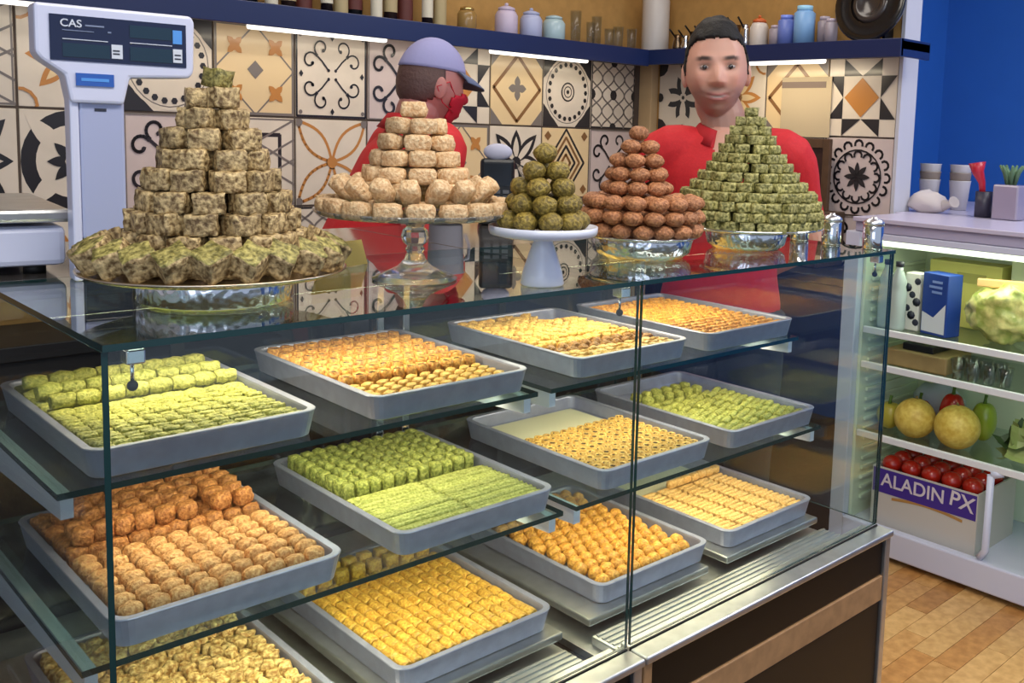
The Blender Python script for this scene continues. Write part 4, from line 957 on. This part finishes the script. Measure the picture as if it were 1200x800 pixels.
# produce box with the printed banner
bx_ = thing('produce_box', 'white cardboard fruit box with a purple lettered banner on the fridge floor', 'box', (2.61, .465, .1005))
wc = mat('white_cardboard', srgb(196, 192, 186), .7)
hx = .188
bm = new_bm()
for b in ((0, .006, -hx, hx, 0, .205), (.28, .286, -hx, hx, 0, .205), (.006, .28, -hx, -hx+.006, 0, .205), (.006, .28, hx-.006, hx, 0, .205), (.006, .28, -hx+.006, hx-.006, 0, .006)): bm_box(bm, *b)
obj('cardboard', bm, wc, bx_)
bm = new_bm(); bm_box(bm, -.0012, -.0002, -hx+.004, hx-.004, .118, .200); bn = obj('banner', bm, mat('purple_banner', srgb(66, 44, 142), .5), bx_)
tm = text_mesh('ALADIN', .064, .0005); obj('lettering', tm, None or [], bn, (-.0016, .038, .163), (PI/2, 0, -PI/2)); 
tm.materials.append(mat('pale_lettering', srgb(214, 206, 216), .5))
lx2 = text_mesh('PX', .07, .0005); lx2.materials.append(MATS['pale_lettering']); obj('emblem', lx2, [], bn, (-.0016, -.135, .166), (PI/2, .12, -PI/2))
bm = new_bm(); V = [(-.001, -hx*.75+.0 + .28*i/8*.9, .100 + .012*math.sin(i*PI/8)) for i in range(9)]
for a, b in zip(V, V[1:]): bm_poly(bm, [a, b, (b[0], b[1], b[2]+.010), (a[0], a[1], a[2]+.010)])
obj('gold_swoosh', bm, mat('gold_print', srgb(176, 132, 74), .5), bx_)
tom = mat('tomato_skin', srgb(176, 36, 22), .25, coat=.4)
tmesh = variants(lambda s: (lambda b: (bm_ball(b, (0, 0, .03), .034, (1, 1, .88), 14, 10), b)[1])(new_bm()), 'tomato', tom, 2)
st = mat('green_calyx', srgb(70, 100, 40), .6)
for j in range(3):
    for i in range(5):
        for z in (.215,):
            o = put('tomato', tmesh, '%s red tomato from right, %s row back, in the white fruit box' % (ORD[i], ORD[j]), 'tomatoes in the fruit box', (2.661+.072*j, .465-.145+.0725*i, .1005+.178), (0, 0, i), 'tomato')
bm = new_bm(); bm_box(bm, .008, .278, -hx+.008, hx-.008, .160, .1775)
o = obj('packing_tray', bm, mat('red_packing_tray', srgb(120, 30, 26), .6), bx_)
# worktop over the fridge and the things on it
wt = thing('worktop', 'pale lilac worktop over the fridge in front of the blue wall', 'worktop', (2.56, .3, 0))
wm = mat('lilac_worktop', srgb(196, 190, 214), .3, coat=.2)
bm = new_bm(); bm_box(bm, .0, .33, -.9, .46, 1.135, 1.150, bevel=.002); bm_box(bm, .33, 1.32, -.9, .49, 1.135, 1.150, bevel=.002); bm_box(bm, .45, 1.32, .49, .84, 1.135, 1.150, bevel=.002); obj('slab', bm, wm, wt)
bm = new_bm(); bm_box(bm, .012, .60, -.9, .455, 1.1015, 1.1345, bevel=.002); obj('fascia', bm, mat('lilac_fascia', srgb(176, 172, 200), .4), wt)
bm = new_bm(); bm_box(bm, .60, 1.30, -.88, .44, 0.0, 1.1345); obj('carcase', bm, fw_, wt)
def paper_cups(x, y, n, label, r=.038, z0=1.1505):
    o = thing('paper_cup_stack', label, 'cups', (x, y, z0))
    for k in range(n): lathe_obj('paper_cup', [(0, .0005+.03*k), (r*.74, .0005+.03*k), (r, .11+.03*k), (r*1.05, .113+.03*k), (r*.96, .110+.03*k), (r*.70, .007+.03*k), (0, .007+.03*k)], mat('paper_cup_white' if k % 2 == 0 else 'paper_cup_tan', srgb(*((206, 202, 204) if k % 2 == 0 else (150, 136, 124))), .6), None, o)
paper_cups(3.24, .845, 3, 'stack of pale paper cups on the worktop, left of two stacks', .040)
paper_cups(3.27, .735, 3, 'stack of pale paper cups on the worktop, right of two stacks', .040)
o = thing('crumpled_bag', 'crumpled cream bag lying on the worktop beside the tile edge', 'bag', (3.02, .735, 1.1505)); bm = new_bm(); bm_ball(bm, (0, 0, .035), .05, (1.0, 1.5, .9), 18, 12)
for v in bm.verts: v.co += mnoise.noise_vector(Vector(v.co)*30)*.012; v.co.z = max(v.co.z, .0005)
obj('paper', bm, mat('cream_bag_paper', srgb(206, 196, 192), .7), o)
bm = new_bm(); bm_tube(bm, [(0, -.06, .03), (.01, -.085, .035), (0, -.105, .045)], [.024, .012, .022], 9); obj('twist', bm, MATS['cream_bag_paper'], o)
o = thing('glass_jar', 'clear square jar with green sprigs at the right end of the worktop', 'jar', (3.0, .42, 1.1505))
bm = new_bm(); bm_box(bm, -.04, .04, -.045, .045, .0005, .12, bevel=.006); obj('glass', bm, mat('greyish_jar_glass', srgb(150, 140, 158), .15, coat=.5), o)
for k in range(7):
    bm = new_bm(); a = k*.9; bm_tube(bm, [(.015*math.cos(a), .015*math.sin(a), .12), (.022*math.cos(a), .022*math.sin(a), .16), (.04*math.cos(a), .04*math.sin(a), .185)], [.004, .008, .004], 6); obj('sprig', bm, mat('sprig_green', srgb(86, 116, 84), .6), o)
o = thing('red_funnel', 'slim red plastic scoop standing in the worktop left of the clear jar', 'scoop', (3.02, .52, 1.1505)); o.rotation_euler = (0, 0, .2)
lathe_obj('cup_holder', [(0, .0005), (.03, .0005), (.03, .09), (.027, .09), (.027, .005), (0, .005)], mat('dark_holder', srgb(52, 50, 66), .4), None, o)
bm = new_bm(); bm_tube(bm, [(0, 0, .02), (-.005, .01, .12), (-.01, .024, .155), (-.012, .03, .19)], [.008, .012, .02, .03], 12); obj('scoop', bm, mat('red_plastic', srgb(178, 34, 52), .35), o)
# ------------------------------------------------------------------ the two men
def sm(a, b, x): t = max(0., min(1., (x-a)/(b-a))); return t*t*(3-2*t)
def g2(x, s): return math.exp(-(x/s)**2)
def head_point(d, k=1.0):
    """unit direction -> point on a human head facing -Y, origin at eye level mid-head; k scales outwards for hair"""
    x, y, z = d.x*.0765, d.y*.098, d.z*.118
    # lower head narrows to the jaw, back of the skull tucks in to the neck
    t = sm(-.015, -.115, z); x *= 1-.22*t
    if y > 0: y *= 1-.42*sm(-.03, -.11, z)
    if z > .05: x *= 1-.05*sm(.05, .118, z)
    # flatter face plane
    fr = sm(0, -.09, y)
    if y < -.072: y = -.072+(y+.072)*.55
    if fr > 0:
        ax = abs(x)
        y -= fr*.0045*g2(z-.024, .010)*g2(ax-.026, .030)                       # brow ridge
        y += fr*.0085*g2(ax-.031, .016)*g2(z-.004, .012)                       # eye sockets
        y -= fr*.0050*g2(ax-.046, .018)*g2(z+.026, .018)                       # cheekbones
        nz = sm(.022, -.028, z)*(1-sm(-.034, -.046, z))                         # nose
        y -= fr*.026*nz*g2(x, .009+.006*nz)
        y -= fr*.006*g2(ax-.014, .007)*g2(z+.034, .007)                        # nostril wings
        zl = z-7*x*x
        y -= fr*.0095*g2(x, .025)*(g2(zl+.0615, .0055)+1.1*g2(zl+.0735, .0065))    # lips, corners lifted
        y += fr*.0060*g2(x, .030)*g2(zl+.0672, .0024)                           # mouth line
        y -= fr*.009*g2(x, .020)*g2(z+.101, .014)                              # chin
        y += fr*.003*g2(x, .02)*g2(z+.086, .006)
    return Vector((x, y, z))*k
def head_bm(bm, M, nu=72, nv=56):
    rows = []
    for j in range(nv+1):
        th = PI*j/nv; row = []
        for i in range(nu):
            ph = 2*PI*i/nu; d = Vector((math.sin(th)*math.cos(ph), math.sin(th)*math.sin(ph), math.cos(th)))
            row.append(bm.verts.new(M @ head_point(d)))
            if j in (0, nv): row = row*nu; break
        rows.append(row)
    for j in range(nv):
        for i in range(nu):
            a, b, c, d = rows[j][i], rows[j][(i+1) % nu], rows[j+1][(i+1) % nu], rows[j+1][i]
            vs = [v for k, v in enumerate((a, d, c, b)) if v not in (a, d, c, b)[:k]]
            if len(vs) > 2: bm.faces.new(vs)
def limb(bm, pts, n=14, sub=4):
    """tapered limb through (point, rx, ry) knots, catmull-rom in between, rounded ends"""
    P = [(Vector(p), a, b) for p, a, b in pts]; out = []
    for i in range(len(P)-1):
        p0, p1, p2, p3 = P[max(0, i-1)], P[i], P[i+1], P[min(len(P)-1, i+2)]
        for k in range(sub):
            t = k/sub; h = lambda a, b, c, d: .5*((2*b)+(c-a)*t+(2*a-5*b+4*c-d)*t*t+(3*b-a-3*c+d)*t**3)
            out.append((Vector([h(p0[0][q], p1[0][q], p2[0][q], p3[0][q]) for q in range(3)]), h(p0[1], p1[1], p2[1], p3[1]), h(p0[2], p1[2], p2[2], p3[2])))
    out.append(P[-1])
    prev = None; rings = []
    for i, (p, rx, ry) in enumerate(out):
        t = (out[min(i+1, len(out)-1)][0]-out[max(i-1, 0)][0]).normalized()
        ref = prev if prev is not None else (Vector((1, 0, 0)) if abs(t.x) < .8 else Vector((0, 1, 0)))
        a = (ref-t*ref.dot(t)).normalized(); b = t.cross(a); prev = a
        rings.append([bm.verts.new(p+a*math.cos(2*PI*k/n)*rx+b*math.sin(2*PI*k/n)*ry) for k in range(n)])
    for A, B in zip(rings, rings[1:]):
        for k in range(n): bm.faces.new((A[k], A[(k+1) % n], B[(k+1) % n], B[k]))
    for ring_, s in ((rings[0], -1), (rings[-1], 1)):
        c = sum((v.co for v in ring_), Vector())/n; q = 1 if s > 0 else 0
        o = out[-1] if s > 0 else out[0]; p2 = out[-2] if s > 0 else out[1]
        tip = bm.verts.new(c+(o[0]-p2[0]).normalized()*min(o[1], o[2])*.6)
        for k in range(n): bm.faces.new((ring_[k], ring_[(k+1) % n], tip) if s > 0 else (ring_[(k+1) % n], ring_[k], tip))
def remesh(bm, voxel, name, smooth_it=4):
    bmesh.ops.recalc_face_normals(bm, faces=bm.faces)
    me = bpy.data.meshes.new(name); bm.to_mesh(me); bm.free()
    o = bpy.data.objects.new('tmp_body', me); COL.objects.link(o)
    r = o.modifiers.new('r', 'REMESH'); r.mode = 'VOXEL'; r.voxel_size = voxel; r.use_smooth_shade = True
    s = o.modifiers.new('s', 'SMOOTH'); s.factor = .5; s.iterations = smooth_it
    dg = bpy.context.evaluated_depsgraph_get(); out = bpy.data.meshes.new_from_object(o.evaluated_get(dg)); out.name = name
    bpy.data.objects.remove(o); bpy.data.meshes.remove(me); return out
def hand(bm, wrist, dirv, side, palm_n, curl=.35):
    """palm and five separate, bent fingers; dirv: wrist to knuckles, palm_n: way the palm faces"""
    d = Vector(dirv).normalized(); pn = Vector(palm_n); pn = (pn-d*pn.dot(d)).normalized(); ac = d.cross(pn)*side; w = Vector(wrist)
    limb(bm, [(w-d*.02, .026, .020), (w+d*.03, .036, .016), (w+d*.075, .041, .014), (w+d*.092, .038, .011)], 12, 3)
    for k, (off, L, r) in enumerate(((.031, .070, .0085), (.0105, .080, .009), (-.0105, .074, .0085), (-.031, .058, .0075))):
        b = w+d*.086+ac*off; c1_ = curl*(1+.15*k); p = [b-d*.02, b]; a = 0
        for seg, q in ((.46, .7), (.30, 1.0), (.24, .8)):
            a += c1_*q; p.append(p[-1]+(d*math.cos(a)+pn*math.sin(a)+ac*off*1.2)*L*seg)
        limb(bm, [(v, r*s_, r*s_) for v, s_ in zip(p, (1.05, 1.05, 1, .92, .78))], 8, 3)
    b = w+d*.022+ac*.026; p = [b-ac*.012, b+ac*.016+d*.022+pn*.006, b+ac*.028+d*.050+pn*.016, b+ac*.026+d*.074+pn*.024]
    limb(bm, [(v, r, r) for v, r in zip(p, (.014, .0125, .0105, .0085))], 8, 3)
def skin_mat(name, base, head_M, stubble, blush):
    """skin with lips, brows, stubble painted by position in the head's own frame (colour attribute)"""
    mt, nt, b = new_mat(name); at = nt.nodes.new('ShaderNodeVertexColor'); at.layer_name = 'skin'
    nt.links.new(at.outputs[0], b.inputs['Base Color']); b.inputs['Roughness'].default_value = .48
    b.inputs['Subsurface Weight'].default_value = .12; b.inputs['Subsurface Radius'].default_value = (.01, .004, .002); b.inputs['Subsurface Scale'].default_value = .5
    return mt
def paint(me, M, base, stubble=0., brow=(.03, .02, .016), lip=(.36, .11, .10)):
    inv = M.inverted(); n = len(me.vertices); co = np.empty(n*3); me.vertices.foreach_get('co', co); co = co.reshape(-1, 3)
    R = np.array(inv)[:3, :]; l = co @ R[:, :3].T + R[:, 3]
    x, y, z = l[:, 0], l[:, 1], l[:, 2]; ax = np.abs(x); col = np.tile(np.array(base), (n, 1))
    inh = (np.abs(z) < .14) & (ax < .1) & (np.abs(y) < .13); fr = inh & (y < -.03)
    def mixc(mask, c):
        nonlocal col; mk = np.clip(mask, 0, 1)[:, None]; col = col*(1-mk)+np.array(c)*mk
    zl = z-7*x*x
    red = np.exp(-((ax-.045)/.02)**2-((z+.028)/.02)**2)*.35*fr+np.exp(-(x/.014)**2-((z+.03)/.015)**2)*.3*fr
    mixc(red, (base[0]*.98, base[1]*.68, base[2]*.62))
    if stubble:
        sb = np.clip((-.036-z)/.020, 0, 1)*np.clip((.05-y)/.05, 0, 1)*inh*(z > -.145)*stubble
        sb = sb+np.exp(-(x/.028)**2-((z+.052)/.006)**2)*fr*stubble*.6
        sb = sb*(1-np.exp(-(x/.022)**2-((z+.067)/.011)**2)*.8)
        mixc(sb, (.070, .048, .043))
    mixc(np.exp(-(x/.026)**4-((zl+.0675)/.0100)**4)*fr, lip)
    mixc(np.exp(-(x/.017)**4-((zl+.0672)/.0028)**4)*fr*.8, (.60, .52, .48))
    mixc(np.exp(-((ax-.032)/.018)**4-((z-.0235-.10*(ax-.02)*(ax < .04))/.0052)**4)*fr*.95, brow)
    mixc(np.exp(-((ax-.031)/.015)**4-((z-.004)/.0085)**4)*fr*.5, (.12, .065, .055))
    a = me.color_attributes.new('skin', 'FLOAT_COLOR', 'POINT'); a.data.foreach_set('color', np.c_[col, np.ones(n)].ravel())
def head_shell(cond, k, voxel_noise=.0, nu=64, nv=48):
    """closed cap that follows the head a little outside it, where cond(point) holds"""
    bm = new_bm(); rows = []
    for j in range(nv+1):
        th = PI*j/nv
        rows.append([head_point(Vector((math.sin(th)*math.cos(2*PI*i/nu), math.sin(th)*math.sin(2*PI*i/nu), math.cos(th)))) for i in range(nu)])
    vt = {}
    def V(j, i):
        if j in (0, nv): i = 0
        i %= nu
        if (j, i) not in vt:
            p = rows[j][i]; kk = k(p) if callable(k) else k
            vt[(j, i)] = bm.verts.new(p*kk + mnoise.noise_vector(p*55)*voxel_noise)
        return vt[(j, i)]
    for j in range(nv):
        for i in range(nu):
            c = (rows[j][i]+rows[j+1][i]+rows[j][(i+1) % nu]+rows[j+1][(i+1) % nu])/4
            if cond(c):
                vs = []
                for v in (V(j, i), V(j+1, i), V(j+1, i+1), V(j, i+1)):
                    if v not in vs: vs.append(v)
                if len(vs) > 2:
                    f = bm.faces.new(vs); f.smooth = True
    r = bmesh.ops.extrude_face_region(bm, geom=bm.faces[:])
    for e in r['geom']:
        if isinstance(e, bmesh.types.BMVert): e.co *= .93
    bmesh.ops.recalc_face_normals(bm, faces=bm.faces)
    return bm
def open_neck(me, ly, H, vneck):
    b = bmesh.new(); b.from_mesh(me); kill = []
    for f in b.faces:
        c = f.calc_center_median(); y = c.y-ly
        if c.z > H-.01 and math.hypot(c.x, y-.004) < .066: kill.append(f)
        elif vneck and y < -.03 and c.z > H-.10 and abs(c.x) < .052*(c.z-(H-.10))/.10: kill.append(f)
    bmesh.ops.delete(b, geom=kill, context='FACES'); b.to_mesh(me); b.free(); return me
def person(label, loc, rz, H, base, head_loc, head_rot, lean, arms, shirt, trousers, stubble, extra, hs=1.0, vneck=False):
    """H: shoulder height. Body built facing -Y with feet at z=0; lean: forward shift of the shoulders"""
    t = thing('person', label, 'person', loc, rz)
    HM = Matrix.Translation(head_loc) @ Euler(head_rot).to_matrix().to_4x4() @ Matrix.Scale(hs, 4)
    hip = .92*H/1.40; kn = .48*H/1.40
    L = lambda z: -lean*sm(hip, H, z)*1.0
    tor = [((0, .01, hip-.10), .155, .105), ((0, .015, hip), .165, .115), ((0, .0+L(hip+.12), hip+.12), .148, .104), ((0, L(hip+.26), hip+.26), .165, .112), ((0, L(H-.10), H-.10), .182, .112), ((0, L(H-.02), H-.025), .150, .082), ((0, L(H), H+.02), .072, .062)]
    def build(bm, grow, parts):
        g = grow
        if 'torso' in parts: limb(bm, [(p, a+g, b+g) for p, a, b in tor], 24, 4)
        if 'shoulder' in parts or 'arm' in parts:
            for s_, A in zip((-1, 1), arms):
                sh_ = Vector((s_*.175, L(H)+.0, H-.045)); el, wr = Vector(A[0]), Vector(A[1])
                if 'arm' in parts:
                    limb(bm, [(Vector((s_*.10, L(H), H-.04)), .055+g, .055+g), (sh_, .058+g, .056+g), (sh_.lerp(el, .5), .048+g, .046+g), (el, .040+g, .038+g), (el.lerp(wr, .35), .041+g, .038+g), (wr, .027+g, .022+g)], 14, 4)
                else:
                    e2 = sh_.lerp(el, .72)
                    limb(bm, [(Vector((s_*.09, L(H), H-.035)), .058+g, .056+g), (sh_, .062+g, .060+g), (sh_.lerp(el, .45), .056+g, .054+g), (e2, .052+g, .050+g)], 16, 4)
        if 'legs' in parts:
            for s_ in (-1, 1):
                q = [((s_*.085, .015, hip-.02), .095, .10), ((s_*.098, .01, hip-.22), .078, .082), ((s_*.10, .005, kn), .057, .060), ((s_*.102, .02, kn-.16), .052, .056), ((s_*.105, .03, .09), .036, .040)]
                limb(bm, [(p, a+g, b+g) for p, a, b in q], 16, 4)
    bm = new_bm(); build(bm, 0, ('torso', 'arm', 'legs'))
    nk = HM @ Vector((0, .030, -.075)); limb(bm, [(Vector((0, L(H)+.01, H-.03)), .072, .064), (Vector((0, L(H)+.005, H+.03)).lerp(nk, .4), .063, .059), (nk, .061, .060), (HM @ Vector((0, .02, -.03)), .05, .055)], 18, 4)
    head_bm(bm, HM)
    for s_ in (-1, 1):       # ears
        M = HM @ Matrix.Translation((s_*.0765, .012, -.012)) @ Matrix.Rotation(s_*.35, 4, 'Z') @ Matrix.Diagonal((.008, .019, .031, 1)); bmesh.ops.create_uvsphere(bm, u_segments=14, v_segments=10, radius=1, matrix=M)
        bm_b = [((s_*.105, -.02, .06), .038, .040), ((s_*.108, -.10, .045), .045, .036), ((s_*.108, -.17, .03), .035, .022)]
        limb(bm, [((s_*.105, .05, .05), .033, .04)]+bm_b, 12, 3)
    for s_, A in zip((-1, 1), arms): hand(bm, A[1], Vector(A[1])-Vector(A[0])+Vector(A[2]), s_*A[4], A[3])
    me = remesh(bm, .0026, 'body', 1); me.materials.append(skin_mat('skin', base, HM, stubble, 0)); paint(me, HM, base, stubble)
    obj('body', me, None, t)
    bm = new_bm(); build(bm, .011, ('torso', 'shoulder')); sm_ = open_neck(remesh(bm, .006, 'shirt', 5), L(H), H, vneck); sm_.materials.append(shirt); so = obj('shirt', sm_, None, t)
    bm = new_bm(); build(bm, .013, ('legs',)); limb(bm, [((0, .012, hip-.10), .165, .118), ((0, .015, hip+.02), .170, .122)], 20, 3); tm_ = remesh(bm, .009, 'trousers', 4); tm_.materials.append(trousers); obj('trousers', tm_, None, t)
    for s_ in (-1, 1):
        bm = new_bm(); limb(bm, [((s_*.105, .065, .045), .040, .044), ((s_*.105, .0, .055), .046, .050), ((s_*.108, -.10, .045), .052, .044), ((s_*.108, -.185, .032), .040, .030)], 14, 4)
        for v in bm.verts: v.co.z = max(v.co.z, .0005)
        for f in bm.faces: f.smooth = True
        obj('shoe', bm, mat('black_shoe', srgb(24, 23, 24), .45), t)
    extra(t, HM, so, Vector((0, L(H), H)))
    return t
def eyes(t, HM):
    for s_ in (-1, 1):
        bm = new_bm(); bm_ball(bm, (0, 0, 0), .0118, (1.05, 1, .52), 16, 12)
        e = obj('eye', bm, mat('eye_white', srgb(172, 156, 150), .25), t, (HM @ Vector((s_*.031, -.0700, .0035)))); e.rotation_euler = HM.to_euler(); e.scale = HM.to_scale()
        bm = new_bm(); bm_lathe(bm, [(0, .0012), (.0030, .0011), (.0052, .0003), (.0056, 0)], 14); i = obj('iris', bm, mat('dark_brown_iris', srgb(44, 28, 20), .15, coat=.6), e, (0, -.0112, 0), (PI/2, 0, 0))
red = mat('red_cotton', srgb(206, 32, 42), .75, bump=.15, scale=140, var=.08)
dkt = mat('dark_trousers', srgb(34, 34, 42), .8, bump=.1, scale=120)
hairm = mat('black_hair', srgb(18, 14, 14), .72, bump=.7, scale=120, var=.3)
def collar(so, c, m, k=1.0):
    bm = new_bm(); n = 26; A = []
    for i in range(n+1):
        a = -PI/2+.42+(2*PI-.84)*i/n; q = abs(i/n-.5)*2
        r1, r2 = .070*k, .082*k
        A.append(((r1*math.cos(a), r1*.92*math.sin(a)+.004, .052-.030*q**2), (r2*math.cos(a), r2*.95*math.sin(a)+.004, .050-.030*q**2), ((r2+.030)*math.cos(a), (r2+.026)*math.sin(a)+.004, .012-.034*q**2), ((r1+.014)*math.cos(a), (r1+.014)*math.sin(a), .004-.03*q**2)))
    V = [[bm.verts.new(Vector(c)+Vector(p)) for p in row] for row in A]
    for a, b in zip(V, V[1:]):
        for k_ in range(4): f = bm.faces.new((a[k_], b[k_], b[(k_+1) % 4], a[(k_+1) % 4])); f.smooth = True
    bm.faces.new(V[0]); bm.faces.new(list(reversed(V[-1])))
    return obj('collar', bm, m, so)
def extra_right(t, HM, so, sh_):
    eyes(t, HM)
    cond = lambda p: (p.z > .066+.006*g2(p.x, .03)-.9*max(0, abs(p.x)-.048) if p.y < -.040 else p.z > .066-.085*sm(-.040, -.012, p.y)-.085*sm(.005, .05, p.y)) and not (abs(p.x) > .05 and p.z < -.012 and p.y < .03)
    k = lambda p: 1.045+.06*sm(.045, .11, p.z)
    bm = head_shell(cond, k, .0036, 110, 84); bmesh.ops.transform(bm, matrix=HM, verts=bm.verts); obj('hair', bm, hairm, t)
    collar(so, sh_, mat('red_collar', srgb(178, 24, 34), .75))
    # button placket below the open neck
    bm = new_bm(); c = sh_+Vector((0, -.121, -.13))
    bm_box(bm, c.x-.014, c.x+.014, c.y-.010, c.y-.002, c.z-.04, c.z+.03, bevel=.003); pk = obj('placket', bm, MATS['red_collar'], so)
    for z in (-.025, .012): obj('button', (lambda b: (bm_lathe(b, [(0, .003), (.005, .003), (.0055, 0), (0, 0)], 10), b)[1])(new_bm()), mat('red_button', srgb(150, 20, 30), .3), pk, (c.x, c.y-.0098, c.z+z), (PI/2, 0, 0))
skin_r = srgb(216, 164, 144)
TH_R = math.radians(-50)
def to_local(p, loc, rz): return Matrix.Rotation(-rz, 3, 'Z') @ (Vector(p)-Vector(loc))
locr = (1.862, .752, 0)
hl = to_local((1.823, .770, 1.585), locr, TH_R)
person('smiling dark haired man in a red polo shirt facing the customers', locr, TH_R, 1.395, skin_r, hl, (.02, -.05, .04), .0,
       [((-.255, .09, 1.10), (-.10, .19, .94), (.1, 0, -.02), (0, 1, 0), 1), ((.255, .09, 1.10), (.10, .19, .98), (-.1, 0, -.02), (0, 1, 0), 1)], red, dkt, .46, extra_right, 1.13, True)
capm = mat('lavender_cap_cloth', srgb(150, 150, 196), .8, bump=.1, scale=90)
def extra_left(t, HM, so, sh_):
    eyes(t, HM)
    cond = lambda p: p.z > -.03 - .03*sm(.0, .07, p.y) and p.y > .0+.0*p.z
    bm = head_shell(cond, 1.035, .0016); bmesh.ops.transform(bm, matrix=HM, verts=bm.verts); obj('hair', bm, mat('grey_brown_hair', srgb(92, 66, 62), .6, bump=.5, scale=120), t)
    cap = None
    bm = head_shell(lambda p: p.z > .036 + .012*sm(.0, -.09, p.y)*0, lambda p: 1.075+.03*sm(.04, .118, p.z), 0); bmesh.ops.transform(bm, matrix=HM, verts=bm.verts); cap = obj('cap', bm, capm, t)
    bm = new_bm(); rows = []
    for i in range(17):
        a = -1.15+2.3*i/16; r_in = Vector((.080*math.sin(a), -.088*math.cos(a)-.002, .042)); f = math.cos(a*.9)
        r_out = Vector((.082*math.sin(a), -.088*math.cos(a)-.075*max(.0, f), .028-.020*max(0, f)+.0)); rows.append([bm.verts.new(HM @ q) for q in (r_in, r_in.lerp(r_out, .5)+Vector((0, 0, .004)), r_out, r_out-Vector((0, 0, .004)), r_in.lerp(r_out, .5), r_in-Vector((0, 0, .004)))])
    for a, b in zip(rows, rows[1:]):
        for k in range(6): f = bm.faces.new((a[k], b[k], b[(k+1) % 6], a[(k+1) % 6])); f.smooth = True
    obj('brim', bm, mat('slate_cap_brim', srgb(96, 108, 140), .7), cap)
    bm = head_shell(lambda p: p.y < -.030-.05*sm(-.03, .0, p.z)*0 and -.125 < p.z < -.014-.25*max(0, (p.y+.085)), lambda p: 1.09, .0008); bmesh.ops.transform(bm, matrix=HM, verts=bm.verts)
    mk = obj('face_mask', bm, mat('red_mask_cloth', srgb(190, 24, 50), .8, bump=.1, scale=120), t)
    for s_ in (-1, 1):
        bm = new_bm(); bm_tube(bm, [HM @ Vector((s_*.064, -.045, z)) for z in (-.03,)]+[HM @ Vector((s_*.082, -.012, .008)), HM @ Vector((s_*.084, .026, -.01)), HM @ Vector((s_*.074, .0, -.05)), HM @ Vector((s_*.058, -.045, -.072))], .0016, 6); obj('ear_loop', bm, MATS['red_mask_cloth'], mk)
    collar(so, sh_, mat('red_tee_collar', srgb(186, 26, 38), .75), .95)
locl = (1.045, 1.41, 0); TH_L = math.radians(78)
hl = to_local((1.275, 1.345, 1.518), locl, TH_L)
person('man in a lavender cap and red face mask turned sideways behind the crystal stand', locl, TH_L, 1.385, srgb(186, 122, 116), hl, (.10, 0, .10), .20,
       [((-.25, -.10, 1.09), (-.20, -.32, 1.0), (0, -.12, 0), (0, 0, -1), -1), ((.25, -.10, 1.09), (.20, -.32, 1.0), (0, -.12, 0), (0, 0, -1), -1)], red, dkt, .25, extra_left)
